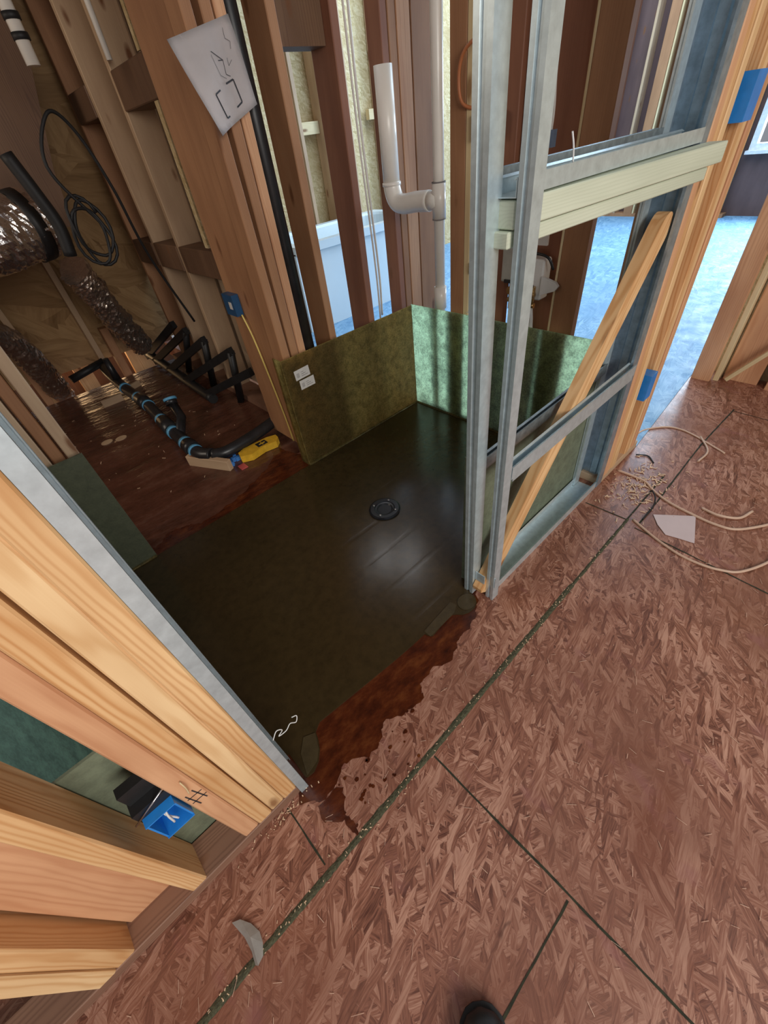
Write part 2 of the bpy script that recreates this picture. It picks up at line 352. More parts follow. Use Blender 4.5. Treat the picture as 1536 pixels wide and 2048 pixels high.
strip(bm, [(0.240, -0.126), (0.018, -0.125), (-0.6, -0.13)], 0.0042, jit=0.4)
strip(bm, [(-0.108, 0.452), (-0.106, 0.293)], 0.004, jit=0.4)
strip(bm, [(1.431, 0.446), (1.436, 0.278)], 0.005, jit=0.3)
strip(bm, [(1.41, 0.236), (1.379, -0.201), (1.36, -1.0)], 0.005, jit=0.3)
strip(bm, [(1.41, 0.277), (1.80, 0.276)], 0.006, jit=0.3)
strip(bm, [(1.44, 0.232), (1.62, 0.232), (2.128, 0.240), (2.55, 0.225)], 0.006, jit=0.3)
strip(bm, [(2.53, 0.226), (2.5, -0.6)], 0.005, jit=0.3)
link('seam', bm, M['seam'], floor)
# resin that ran past the shower base
def blob(pts, n=6, jit=0.012):
    P = spline([(x, y, 0) for x, y in pts]+[(pts[0][0], pts[0][1], 0)], n)[:-1]
    return [(p.x+random.uniform(-jit, jit), p.y+random.uniform(-jit, jit)) for p in P]
bm = bmesh.new()
prism(bm, blob([(-0.06, 0.56), (-0.065, 0.462), (-0.075, 0.435), (-0.03, 0.40), (0.02, 0.402), (0.07, 0.425), (0.12, 0.392), (0.17, 0.398), (0.22, 0.425), (0.27, 0.40), (0.34, 0.392), (0.37, 0.42), (0.43, 0.43), (0.50, 0.405), (0.56, 0.435), (0.64, 0.437), (0.70, 0.462), (0.74, 0.50), (0.74, 0.56)], 5, 0.006), 0.0004, 0.0012)
prism(bm, blob([(-0.05, 0.40), (-0.055, 0.36), (-0.02, 0.33), (0.0, 0.35), (0.02, 0.39)], 5, 0.004), 0.0003, 0.0013)
prism(bm, blob([(-0.012, 0.345), (-0.02, 0.31), (-0.012, 0.28), (-0.004, 0.31)], 5, 0.002), 0.0003, 0.0012)
for i in range(26):
    a = random.uniform(-0.02, 0.30); y = random.uniform(0.29, 0.40); r = random.uniform(0.002, 0.007)
    prism(bm, [(a+r*math.cos(k)*random.uniform(.7, 1.4), y+r*0.8*math.sin(k)) for k in [j*math.pi/4 for j in range(8)]], 0.0003, 0.0011)
prism(bm, blob([(-0.03, 1.63), (-0.03, 1.70), (0.03, 1.72), (0.10, 1.755), (0.17, 1.73), (0.24, 1.69), (0.33, 1.70), (0.42, 1.72), (0.52, 1.76), (0.62, 1.80), (0.72, 1.86), (0.80, 1.96), (0.84, 1.80), (0.84, 1.63)], 5, 0.008), 0.0004, 0.0012)
link('resin_stain', bm, M['stain'], floor)['label'] = 'dark red resin stain run over the floor edge'

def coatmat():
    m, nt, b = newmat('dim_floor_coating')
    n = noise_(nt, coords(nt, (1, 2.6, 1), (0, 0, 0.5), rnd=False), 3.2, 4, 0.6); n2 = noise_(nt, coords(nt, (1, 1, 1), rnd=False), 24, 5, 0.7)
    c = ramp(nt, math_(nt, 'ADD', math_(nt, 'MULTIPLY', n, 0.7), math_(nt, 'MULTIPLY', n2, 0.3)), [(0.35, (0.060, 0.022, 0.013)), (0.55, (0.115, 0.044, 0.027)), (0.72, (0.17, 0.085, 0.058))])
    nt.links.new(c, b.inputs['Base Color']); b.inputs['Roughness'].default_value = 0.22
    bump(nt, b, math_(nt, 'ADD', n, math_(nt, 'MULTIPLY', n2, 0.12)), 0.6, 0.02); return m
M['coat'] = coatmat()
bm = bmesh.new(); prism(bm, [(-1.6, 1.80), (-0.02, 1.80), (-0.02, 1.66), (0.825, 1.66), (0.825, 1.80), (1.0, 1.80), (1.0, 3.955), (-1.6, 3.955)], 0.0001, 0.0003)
link('floor_coat_or_sky_reflection', bm, M['coat'], floor)['label'] = 'dark red glossy coating on the dim room floor'
# ceiling
bm = bmesh.new(); box(bm, -3.2, 3.2, 0.62, 4.6, 2.75, 2.85); box(bm, 3.2, 7.7, -3.4, 0.85, 2.95, 3.05); box(bm, 3.2, 7.7, 4.15, 4.6, 2.95, 3.05); box(bm, 6.95, 7.7, 0.85, 4.15, 2.95, 3.05)
tag(link('ceiling', bm, M['osbbrown']), kind='structure')
# far wall of the far room, with a window
bm = bmesh.new()
box(bm, 7.42, 7.5, 1.70, 4.5, 0, 3.0); box(bm, 7.42, 7.5, -3.4, -0.2, 0, 3.0); box(bm, 7.42, 7.5, -0.2, 1.70, 0, 0.63); box(bm, 7.42, 7.5, -0.2, 1.70, 2.3, 3.0)
tag(link('wall_far', bm, M['purple']), kind='structure')
w1 = bpy.data.objects.new('window_1', None); COL.objects.link(w1); w1.location = (7.42, 0.75, 0.63); w1['kind'] = 'structure'
bm = bmesh.new()
box(bm, 7.36, 7.46, -0.2, -0.14, 0.63, 2.3); box(bm, 7.36, 7.46, 1.64, 1.70, 0.63, 2.3); box(bm, 7.36, 7.46, -0.14, 1.64, 0.63, 0.69); box(bm, 7.36, 7.46, -0.14, 1.64, 2.24, 2.3); box(bm, 7.38, 7.44, 0.73, 0.78, 0.69, 2.24)
link('window_frame', bm, M['frame'], w1)
bm = bmesh.new(); box(bm, 7.33, 7.42, -0.22, 1.72, 0.60, 0.632); link('window_sill', bm, M['frame'], w1)
for y, y2, mt, lb in [(1.76, 1.80, 'tan', 'tan stud beside the far window'), (1.98, 2.10, 'red', 'red stud group of the far wall nearest the window'), (2.30, 2.34, 'brown', 'single brown stud of the far wall above the leaning board'), (2.50, 2.62, 'red', 'dark red stud group of the far wall above the pale board'),
                      (2.66, 2.74, 'brown', 'brown stud pair of the far wall above the pale board'), (2.775, 2.795, 'yellow', 'thin pale edge strip on the far wall studs'), (2.80, 2.91, 'brown', 'reddish stud group of the far wall left of the pale edge strip'), (3.03, 3.06, 'tan', 'thin tan stud of the far wall right of the wide end wall stud'), (3.30, 3.42, 'red', 'red stud group at the left end of the far wall'), (3.8, 3.84, 'brown', 'last brown stud of the far wall near the corner')]:
    stud(lb, 7.28, 7.42, y, y2, 0.04, 2.9, mt)
bm = bmesh.new(); box(bm, 7.28, 7.42, 1.7, 4.4, 0.0, 0.04); tag(link('bottom_plate', bm, M['brown']), 'low brown plate along the foot of the far wall', 'plate')
# back wall behind the bath (yellow sheathing)
bm = bmesh.new(); box(bm, 1.30, 7.42, 4.42, 4.5, 0, 3.0); tag(link('wall_back', bm, M['osb']), kind='structure')
# roof slope and end of the dim room at the left
bm = bmesh.new()
v = [bm.verts.new(p) for p in [(-2.2, 4.25, 0.10), (1.3, 4.25, 0.10), (1.3, 3.55, 2.9), (-2.2, 3.55, 2.9), (-2.2, 4.30, 0.10), (1.3, 4.30, 0.10), (1.3, 3.60, 2.9), (-2.2, 3.60, 2.9)]]
for f in ((0, 1, 2, 3), (7, 6, 5, 4), (0, 4, 5, 1), (3, 2, 6, 7), (0, 3, 7, 4), (1, 5, 6, 2)): bm.faces.new([v[i] for i in f])
tag(link('wall_slope', bm, M['ply']), kind='structure')
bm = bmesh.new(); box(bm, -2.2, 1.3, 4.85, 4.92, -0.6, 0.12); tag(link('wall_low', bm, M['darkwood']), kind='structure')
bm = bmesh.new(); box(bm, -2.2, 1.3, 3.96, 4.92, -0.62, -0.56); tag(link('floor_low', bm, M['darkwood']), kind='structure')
bm = bmesh.new(); box(bm, -2.3, -2.2, 0.6, 4.9, -0.6, 2.85); tag(link('wall_left', bm, M['osbbrown']), kind='structure')
bm = bmesh.new(); box(bm, 1.16, 1.175, 1.95, 4.10, 0.04, 2.75)
tag(link('wall_partition', bm, M['beige']), kind='structure')

# ================================================================== SHOWER BASE
pan = empty('shower_base', (0.6, 1.1, 0), 'dark olive fibreglass shower base with low upturned walls and round drain', 'shower base')
ZT = 0.565; X1 = 1.66; Y1 = 1.645; XL = -0.42
bm = bmesh.new()
front = [(XL, 0.556), (-0.034, 0.556), (-0.034, 0.475), (-0.030, 0.47), (-0.01, 0.468), (0.015, 0.480), (0.034, 0.500), (0.046, 0.522), (0.055, 0.548), (0.079, 0.561), (0.133, 0.556), (0.25, 0.545), (0.363, 0.535), (0.44, 0.530), (0.501, 0.528), (0.505, 0.515), (0.515, 0.503), (0.56, 0.507), (0.62, 0.508), (0.632, 0.498), (0.645, 0.482), (0.668, 0.470), (0.695, 0.468), (0.715, 0.475), (0.728, 0.490), (0.735, 0.512), (0.74, 0.556), (X1, 0.556)]
prism(bm, front+[(X1, Y1), (XL, Y1)], 0.0005, 0.006)
link('base_floor', bm, M['panfloor'], pan)
bm = bmesh.new(); prism(bm, [(0.695+0.036*math.cos(k*math.pi/12), 0.503+0.030*math.sin(k*math.pi/12)) for k in range(24)], 0.006, 0.009)
link('edge_tab_or_sheen', bm, M['panfoot'], pan)['label'] = 'round olive tab at the foot of the uprights'
bm = bmesh.new(); prism(bm, [(0.506, 0.506), (0.63, 0.506), (0.66, 0.520), (0.655, 0.545), (0.506, 0.535)], 0.006, 0.008)
link('edge_tab_or_sheen', bm, M['panfoot'], pan)
bm = bmesh.new(); prism(bm, [(-0.028, 0.474), (0.012, 0.482), (0.034, 0.504), (0.052, 0.545), (0.02, 0.56), (-0.01, 0.53)], 0.006, 0.008)
link('edge_tab_or_sheen', bm, M['panfoot'], pan)  # lighter patch paints the sheen on the lower left tab
bm = bmesh.new(); box(bm, 0.826, X1, Y1, Y1+0.005, 0.001, ZT); box(bm, 0.826, 0.831, Y1+0.005, 1.715, 0.001, ZT)
link('back_upturn', bm, M['pan'], pan)
bm = bmesh.new(); box(bm, XL, -0.010, Y1, Y1+0.006, 0.001, 0.55); link('back_upturn', bm, M['pangrey'], pan)
bm = bmesh.new(); box(bm, X1, X1+0.005, 0.556, Y1+0.005, 0.001, ZT+0.004); link('end_upturn', bm, M['panend'], pan)
bm = bmesh.new(); box(bm, XL-0.005, XL, 0.551, Y1+0.005, 0.001, 0.565); link('end_upturn', bm, M['panleft'], pan)
bm = bmesh.new(); box(bm, XL, -0.062, 0.550, 0.556, 0.001, 0.55); link('front_upturn', bm, M['panout'], pan)
bm = bmesh.new(); box(bm, 0.80, X1, 0.551, 0.556, 0.001, 0.555)
for k in range(6):
    a0 = math.pi/2*k/6; a1 = math.pi/2*(k+1)/6; r = 0.03
    p = [(0.80-r*math.sin(a), 0.5535+r*(1-math.cos(a))) for a in (a0, a1)]
    prism(bm, [(p[0][0], p[0][1]-0.002), (p[0][0], p[0][1]+0.003), (p[1][0], p[1][1]+0.003), (p[1][0]-0.003, p[1][1])], 0.001, 0.555)
link('front_upturn', bm, M['panout'], pan)
bm = bmesh.new()
tube(bm, [(0.826, Y1-0.003, 0.008), (X1-0.004, Y1-0.003, 0.008), (X1-0.004, 0.56, 0.008)], 0.006, 6)
link('corner_seam', bm, M['pan'], pan); bm = bmesh.new(); tube(bm, [(XL+0.004, Y1-0.003, 0.008), (-0.012, Y1-0.003, 0.008)], 0.006, 6)
link('corner_seam', bm, M['pan'], pan)
# two paper labels on the back upturn
def sticker(x0, z0, w, h, rot):
    bm = bmesh.new(); c, s = math.cos(rot), math.sin(rot)
    def R(a, b): return (x0+a*c-b*s, z0+a*s+b*c)
    def quad(a0, a1, b0, b1, y, mi):
        q = [R(a0, b0), R(a1, b0), R(a1, b1), R(a0, b1)]
        vs = [bm.verts.new((x, y, z)) for x, z in q]; f = bm.faces.new(vs); f.material_index = mi
    quad(0, w, 0, h, Y1-0.0012, 0)
    for k in range(3): quad(w*0.42, w*(0.85-0.12*k), h*(0.22+0.2*k), h*(0.27+0.2*k), Y1-0.0016, 1)
    for k in range(5): quad(w*0.12, w*0.3, h*(0.25+0.09*k), h*(0.29+0.09*k), Y1-0.0016, 1)
    o = link('paper_label', bm, None, pan, mats=[M['label'], M['grey']]); o['label'] = 'white printed paper label'
sticker(0.878, 0.455, 0.082, 0.046, 0.05); sticker(0.893, 0.405, 0.082, 0.044, 0.02)
# drain
dr = empty('drain_flange', (0.841, 1.080, 0.006), 'round black drain flange with four bright bolts set in the shower base', 'drain')
bm = bmesh.new(); rings = []
prof = [(0.071, 0.0), (0.071, 0.006), (0.064, 0.010), (0.047, 0.010), (0.043, 0.007), (0.036, 0.0065), (0.031, 0.0015), (0.0001, 0.0012)]
for r, z in prof: rings.append([bm.verts.new((0.841+r*math.cos(2*math.pi*k/40), 1.080+r*math.sin(2*math.pi*k/40), 0.006+z)) for k in range(40)])
for a, b in zip(rings, rings[1:]):
    for k in range(40): bm.faces.new((a[k], a[(k+1) % 40], b[(k+1) % 40], b[k]))
fl_ = link('flange', bm, M['drainblk'], dr)
for k in range(4):
    a = math.pi/2*k+0.45; bm = bmesh.new(); cx, cy = 0.841+0.052*math.cos(a), 1.08+0.052*math.sin(a)
    tube(bm, [(cx, cy, 0.015), (cx, cy, 0.020)], 0.0045, 6); link('bolt', bm, M['chrome'], fl_)

# ================================================================== FRONT WALL, LEFT OF THE OPENING
def plate(x0, x1, y0, y1, label, mat='wet', z0=0.0, z1=0.038, cat='plate'):
    cx = (x0+x1)/2
    o = beam('bottom_plate', (x0, (y0+y1)/2, (z0+z1)/2), (x1, (y0+y1)/2, (z0+z1)/2), y1-y0, z1-z0, (0, 1, 0), mat)
    return tag(o, label, cat)
pl = plate(-1.6, -0.062, 0.459, 0.548, 'reddish brown bottom plate under the pale studs left of the opening')
tn = [('stack of four at the opening, touching the steel stud', 'fir', -0.100, -0.0635), ('stack of four at the opening, second from the steel stud', 'fir2', -0.136, -0.1015),
      ('stack of four at the opening, third from the steel stud', 'fir', -0.174, -0.138), ('stack of four at the opening, redder, with inked hash mark', 'firred', -0.2125, -0.176)]
for i, (lb, mt, a, b) in enumerate(tn):
    s = stud('pale stud, '+lb, a, b, 0.461+0.002*(i % 2), 0.548, 0.038, 2.7, mt, bow=(0, 0.002, -0.001, 0)[i])
    if i == 3:
        bm = bmesh.new()
        for (p, q) in [((-0.204, 0.392), (-0.199, 0.330)), ((-0.190, 0.395), (-0.184, 0.335)), ((-0.207, 0.375), (-0.180, 0.372)), ((-0.207, 0.352), (-0.179, 0.350))]:
            p3 = Vector((p[0], 0.4622, p[1])); q3 = Vector((q[0], 0.4622, q[1])); d = (q3-p3).normalized(); nn = Vector((-d.z, 0, d.x))*0.0011
            vs = [bm.verts.new(x) for x in (p3-nn, q3-nn, q3+nn, p3+nn)]; f = bm.faces.new(vs)
        link('pencil_mark', bm, M['ink'], s)['label'] = 'dark hand-drawn hash mark'
stud('fir stud with a wavy bark edge, alone in the open bay', -0.352, -0.316, 0.461, 0.548, 0.038, 2.7, 'fir', bow=0.006)
stud('wide reddish board set flat behind the wavy-edged stud', -0.478, -0.356, 0.512, 0.546, 0.038, 2.7, 'firred', name='blocking_board', cat='board')
stud('brown fir stud with two nail marks, inner one of the pair at the lower left', -0.522, -0.484, 0.461, 0.548, 0.038, 2.7, 'fir', )
stud('light yellow fir stud, outer one of the pair at the lower left', -0.561, -0.524, 0.458, 0.548, 0.038, 2.7, 'fir2')
# steel stud lining the opening at the left
def sheet(bm, path, ext, t):
    # folded sheet metal: path (open polyline) thickened by t and extruded along ext
    ax_ = ext.normalized(); n = len(path); off = []
    for i, p in enumerate(path):
        ds = []
        if i > 0: ds.append((path[i]-path[i-1]).normalized())
        if i < n-1: ds.append((path[i+1]-path[i]).normalized())
        ns = [d.cross(ax_).normalized() for d in ds]; m = sum(ns, Vector((0, 0, 0)))
        m = m.normalized() if m.length > 1e-6 else ns[0]
        off.append(p+m*t/max(0.4, m.dot(ns[0])))
    loop = path+off[::-1]
    lo = [bm.verts.new(p) for p in loop]; hi = [bm.verts.new(p+ext) for p in loop]; k = len(loop)
    for i in range(k): bm.faces.new((lo[i], lo[(i+1) % k], hi[(i+1) % k], hi[i]))
    for i in range(n-1):
        bm.faces.new((lo[i], lo[i+1], lo[k-2-i], lo[k-1-i])); bm.faces.new((hi[i], hi[i+1], hi[k-2-i], hi[k-1-i]))
    bmesh.ops.recalc_face_normals(bm, faces=bm.faces)
def cstud(x0, x1, y0, y1, z0, z1, open_dir, label, mat='steel', lean=0.0, name='steel_stud', lip=0.008, t=0.0016, holes=(), leany=0.0):
    """C profile; open_dir one of +x -x +y -y"""
    cx, cy = (x0+x1)/2, (y0+y1)/2; a, b = (x1-x0)/2, (y1-y0)/2
    if open_dir == '+x': path = [(a, -b+lip), (a, -b), (-a, -b), (-a, -b*0.35), (-a+0.004, -b*0.25), (-a+0.004, b*0.25), (-a, b*0.35), (-a, b), (a, b), (a, b-lip)]
    elif open_dir == '-x': path = [(-a, b-lip), (-a, b), (a, b), (a, b*0.35), (a-0.004, b*0.25), (a-0.004, -b*0.25), (a, -b*0.35), (a, -b), (-a, -b), (-a, -b+lip)]
    elif open_dir == '-y': path = [(-a+lip, -b), (-a, -b), (-a, b), (-a*0.3, b), (-a*0.2, b-0.003), (a*0.2, b-0.003), (a*0.3, b), (a, b), (a, -b), (a-lip, -b)]
    else: path = [(a-lip, b), (a, b), (a, -b), (a*0.3, -b), (a*0.2, -b+0.003), (-a*0.2, -b+0.003), (-a*0.3, -b), (-a, -b), (-a, b), (-a+lip, b)]
    bm = bmesh.new(); L = z1-z0
    sheet(bm, [Vector((x, y, 0)) for x, y in path], Vector((lean, leany, L)), t)
    o = link(name, bm, M[mat], None, (cx, cy, z0)); tag(o, label, 'stud'); return o
cstud(-0.0615, -0.040, 0.453, 0.549, 0.0, 2.7, '+x', 'galvanised steel stud screwed to the stack of fir studs left of the opening')
# blue junction box in the open bay
def ebox(x0, x1, y0, y1, z0, z1, face, label, mat='blue', t=0.003, wires=None, cat='electrical box', name='junction_box', tilt=0.0):
    o = empty(name, ((x0+x1)/2, (y0+y1)/2, z0), label, cat)
    bm = bmesh.new(); W_ = {'-x': (x0, x0+t), '+x': (x1-t, x1), '-y': (y0, y0+t), '+y': (y1-t, y1)}
    for d in ('-x', '+x', '-y', '+y'):
        if d == face: continue
        if d[1] == 'x': box(bm, *W_[d], y0+t, y1-t, z0+t, z1-t)
        else: box(bm, x0, x1, *W_[d], z0+t, z1-t)
    box(bm, x0, x1, y0, y1, z0, z0+t); box(bm, x0, x1, y0, y1, z1-t, z1)
    link('box_body', bm, M[mat], o)
    if wires:
        bm = bmesh.new()
        for w in wires: tube(bm, spline(w, 6), 0.0022, 6)
        link('wire', bm, M['romexw'], o)
    return o
b1 = ebox(-0.268, -0.2155, 0.452, 0.525, 0.333, 0.420, '-y', 'deep open blue electrical box nailed to the redder outer stud at lower left', wires=[[(-0.235, 0.52, 0.40), (-0.242, 0.47, 0.385), (-0.245, 0.462, 0.35)], [(-0.25, 0.52, 0.40), (-0.247, 0.475, 0.38), (-0.238, 0.465, 0.345)]])
bm = bmesh.new(); box(bm, -0.272, -0.214, 0.470, 0.518, 0.420, 0.447); box(bm, -0.268, -0.222, 0.49, 0.51, 0.447, 0.49)
link('nail_bracket', bm, M['absdk'], b1)['label'] = 'dark clip on top of the box'
bm = bmesh.new(); tube(bm, [(-0.278, 0.466, 0.424), (-0.213, 0.466, 0.462)], 0.0017, 6); link('nail', bm, M['chrome'], b1)

# ================================================================== FRONT WALL, STEEL FRAME
cstud(0.735, 0.777, 0.510, 0.545, 0.007, 2.7, '+x', 'tall galvanised steel upright at the inner edge of the opening, nearer the drain', lean=-0.062)
cstud(0.762, 0.796, 0.444, 0.472, 0.0, 2.7, '+x', 'tall galvanised steel upright on the outer side of the opening, in front of its twin', lean=-0.055)
bm = bmesh.new(); box(bm, 0.745, 0.748, 0.472, 0.508, 0.085, 0.125); box(bm, 0.762, 0.764, 0.440, 0.47, 0.075, 0.125)
tag(link('steel_bracket', bm, M['steel']), 'small bent steel bracket joining the two uprights near their feet', 'bracket')
def channel(p0, p1, w, h, t=0.0015, lip=0.006, origin=None):
    # U channel running along x, opening upward; p0 (x,y0,z) y from y0 to y0+w
    x0, y0, z0 = p0; x1 = p1[0]; bm = bmesh.new()
    prof = [(y0+0.004, z0+h-0.002), (y0, z0+h), (y0, z0), (y0+w, z0), (y0+w, z0+h), (y0+w-0.004, z0+h-0.002)]
    z1 = p1[2]-p0[2]; y1 = p1[1]-p0[1]
    sheet(bm, [Vector((x0, y, z)) for y, z in prof], Vector((x1-x0, y1, z1)), t)
    return bm
t = empty('steel_track', (1.18, 0.50, 0), 'galvanised steel floor track along the bottom of the steel frame', 'track')
link('track_channel', channel((0.79, 0.463, 0.001), (1.543, 0.463, 0.001), 0.080, 0.032), M['steel'], t)
t = empty('steel_track', (1.18, 0.50, 0.52), 'galvanised steel rail across the middle of the frame, leaning board behind it', 'rail')
link('rail_face', channel((0.79, 0.446, 0.530), (1.528, 0.446, 0.535), 0.024, 0.036), M['steel'], t)
link('rail_back', channel((0.79, 0.528, 0.530), (1.49, 0.528, 0.535), 0.018, 0.034), M['steeldk'], t)
bm = bmesh.new(); box(bm, 0.80, 1.528, 0.447, 0.450, 0.515, 0.531); link('rail_lip', bm, M['steel'], t)
t = empty('steel_track', (1.2, 0.50, 1.15), 'galvanised steel rail across the upper part of the frame, on top of the pale board', 'rail')
link('track_channel', channel((0.74, 0.476, 1.147), (1.512, 0.456, 1.147), 0.05, 0.024), M['steel'], t)
link('track_flange', channel((0.74, 0.532, 1.147), (1.45, 0.530, 1.147), 0.012, 0.034), M['steeldk'], t)
o = beam('pale_board', (0.745, 0.499, 1.121), (1.560, 0.431, 1.121), 0.045, 0.042, (0, 1, 0), 'pale'); tag(o, 'pale greenish pine board under the upper steel rail, end sticking out right', 'board')
o = beam('pale_board', (0.735, 0.50, 1.085), (1.50, 0.438, 1.085), 0.040, 0.026, (0, 1, 0), 'pale'); tag(o, 'thinner pale greenish strip tucked beneath the pale pine board', 'board')
# right-hand steel
cstud(1.545, 1.590, 0.458, 0.549, 0.004, 2.7, '-x', 'galvanised steel stud fixed to the fir studs right of the steel frame', mat='steelblue', lean=-0.07)
cstud(1.500, 1.541, 0.536, 0.549, 0.004, 2.7, '-x', 'narrow steel stud set back beside the steel stud at the right of the frame', lean=-0.07)
# leaning board
dp0 = Vector((0.772, 0.490, 0.055)); dp1 = Vector((1.520, 0.490, 1.000))
ax = (dp1-dp0).normalized()
L_ = (dp1-dp0).length+0.03; bm = bmesh.new(); w_ = 0.074; t_ = 0.034
pts = [(-w_/2, 0.012), (-w_/2+0.012, 0.0), (w_/2-0.012, 0.0), (w_/2, 0.012)]+[(w_/2*math.cos(math.pi*k/10), L_-0.055+0.055*math.sin(math.pi*k/10)) for k in range(11)]
A = [bm.verts.new((x, -t_/2, z)) for x, z in pts]; B = [bm.verts.new((x, t_/2, z)) for x, z in pts]
bm.faces.new(A); bm.faces.new(list(reversed(B)))
for i in range(len(pts)): bm.faces.new((A[i], B[i], B[(i+1) % len(pts)], A[(i+1) % len(pts)]))
bmesh.ops.recalc_face_normals(bm, faces=bm.faces)
o = link('leaning_board', bm, M['fir']); xc = Vector((0, 1, 0)).cross(ax).normalized(); yc = ax.cross(xc)
o.matrix_world = Matrix.Translation(dp0-ax*0.03) @ Matrix((xc, yc, ax)).transposed().to_4x4()
tag(o, 'fir board with a rounded top end leaning diagonally through the steel frame', 'board')

# right-hand wood studs of the front wall
xs = [1.598, 1.634, 1.670]; lab = ['first fir stud right of the steel stud', 'second fir stud right of the steel stud', 'third fir stud right of the steel stud, beside the blue boxes']
for i, x in enumerate(xs): stud('pinkish '+lab[i], x-0.002, x+0.034, 0.456+0.003*(i % 2), 0.546, 0.038, 2.7, ('firred', 'fir', 'fir2')[i], dx=-0.075+0.01*i)
stud('recessed fir stud behind the two blue boxes right of the frame', 1.712, 1.790, 0.486, 0.546, 0.038, 2.7, 'firred', dx=-0.03)
lab = ['fir stud just right of the blue boxes, leaning slightly', 'pale streaked fir stud two boards right of the blue boxes', 'narrow reddish fir stud near the doorway', 'outermost reddish fir stud at the doorway']
for i, x in enumerate([1.800, 1.836, 1.872, 1.908]): stud(lab[i], x, x+0.034, (0.458, 0.462, 0.458, 0.466)[i], 0.546, 0.038, 2.7, ('fir', 'fir2', 'firred', 'fir')[i], dx=-0.01+0.02*i)
plate(1.57, 1.945, 0.459, 0.548, 'brown bottom plate under the fir studs right of the steel frame', 'tan')
ebox(1.728, 1.786, 0.438, 0.480, 0.345, 0.450, '+y', 'bright blue box low on the studs right of the steel frame', t=0.004)
ebox(1.708, 1.782, 0.432, 0.478, 1.165, 1.262, '+y', 'bright blue box high on the studs at the right edge', t=0.004)

# ================================================================== BACK WALL
ys = 1.697; ye = 1.786
for i, x in enumerate([0.876, 0.917, 0.958]):
    stud(('corner', 'middle', 'right')[i]+' stud of the triple at the shower corner, below the plastic sheet', x, x+0.038, ys+0.003*i, ye, 0.04, 2.7, ('brown', 'brown', 'firred')[i], dx=(-0.03, 0.01, 0.02)[i])
stud('wide reddish corner board carrying the small blue box and yellow cable', 0.884, 0.918, 1.79, 2.085, 0.04, 2.7, 'brown', name='corner_board', cat='board', dx=-0.03)
stud('first fir stud right of the black vent pipe, with a pale front edge', 1.146, 1.184, ys, ys+0.14, 0.04, 2.7, 'brown')
stud('dark red fir stud standing in front of the white bath', 1.402, 1.440, ys, ys+0.14, 0.04, 2.7, 'red', dx=0.0)
stud('dark fir stud in the wall corner left of the white drain pipes', 1.785, 1.825, 1.85, 1.94, 0.04, 2.7, 'red')
stud('middle fir stud of the corner group behind the white pipes', 1.83, 1.875, 1.85, 1.94, 0.04, 2.7, 'brown')
stud('orange-brown fir stud of the corner group left of the tall white pipe', 1.88, 1.962, 1.85, 1.94, 0.04, 2.7, 'firred')
stud('wide fir stud right behind the tall white drain pipe', 1.967, 2.10, 1.85, 1.94, 0.04, 2.7, 'brown')
plate(0.86, 1.68, 1.70, 1.79, 'bottom plate of the back wall behind the shower base', 'wet')
plate(-1.2, -0.01, 1.70, 1.79, 'bottom plate under the tan studs behind the left upturn', 'wet')
stud('tan stud at the left side of the dark back opening, nearest the opening', -0.056, -0.018, ys, ye, 0.04, 2.7, 'tan', bow=0.003)
stud('brown stud in shade between two tan studs left of the back opening', -0.100, -0.062, ys+0.025, ye, 0.04, 2.7, 'brown')
stud('tan stud left of the shaded brown stud beside the back opening', -0.145, -0.106, ys, ye, 0.04, 2.7, 'tan')
# black vent pipe
bm = bmesh.new(); tube(bm, [(1.050, 1.755, 0.05), (1.048, 1.755, 1.4), (1.046, 1.755, 2.7)], 0.029, 18)
o = tag(link('vent_pipe', bm, M['abs']), 'tall black plastic pipe between the triple studs and the first back stud', 'pipe')
# header blocks in the back wall
bm = bmesh.new(); box(bm, 1.186, 1.40, 1.74, 1.83, 1.50, 1.66); tag(link('blocking_board', bm, M['darkwood']), 'dark block between the back studs high above the bath', 'block')
beam_o = beam('blocking_board', (3.04, 4.36, 1.355), (3.27, 4.36, 1.355), 0.05, 0.09, (0, 1, 0), 'yellow'); tag(beam_o, 'short bright yellow block seen between the back studs', 'block')
beam_o = beam('blocking_board', (3.93, 4.36, 1.40), (4.05, 4.36, 1.40), 0.05, 0.08, (0, 1, 0), 'yellow'); tag(beam_o, 'small yellow block left of the white drain stub', 'block')
# studs in front of the yellow back sheathing
for i, x in enumerate([2.60, 2.998, 3.272, 3.60, 4.052, 4.45]):
    stud('tan stud against the yellow sheathing beyond the bath', x, x+0.04, 4.28, 4.41, 0.0, 2.9, 'tan', group='studs on the yellow sheathing')
# white cables between the studs
def cable(name, pts, r, mat, label, cat='cable', n=8, group=None):
    bm = bmesh.new(); P = spline(pts, n); c = P[0].copy(); tube(bm, [p-c for p in P], r, 8)
    return tag(link(name, bm, M[mat], None, c), label, cat, group)
cable('cable', [(1.592, 1.83, 2.6), (1.600, 1.82, 1.9), (1.603, 1.83, 1.3), (1.612, 1.82, 0.75), (1.62, 1.84, 0.50)], 0.0055, 'romexw', 'white cable hanging beside the back studs, nearest the drain stub')
cable('cable', [(1.565, 1.84, 2.6), (1.578, 1.83, 1.9), (1.592, 1.84, 1.3), (1.60, 1.83, 0.75), (1.612, 1.85, 0.45)], 0.0045, 'romexw', 'white cable hanging beside the back studs, left of its twin')

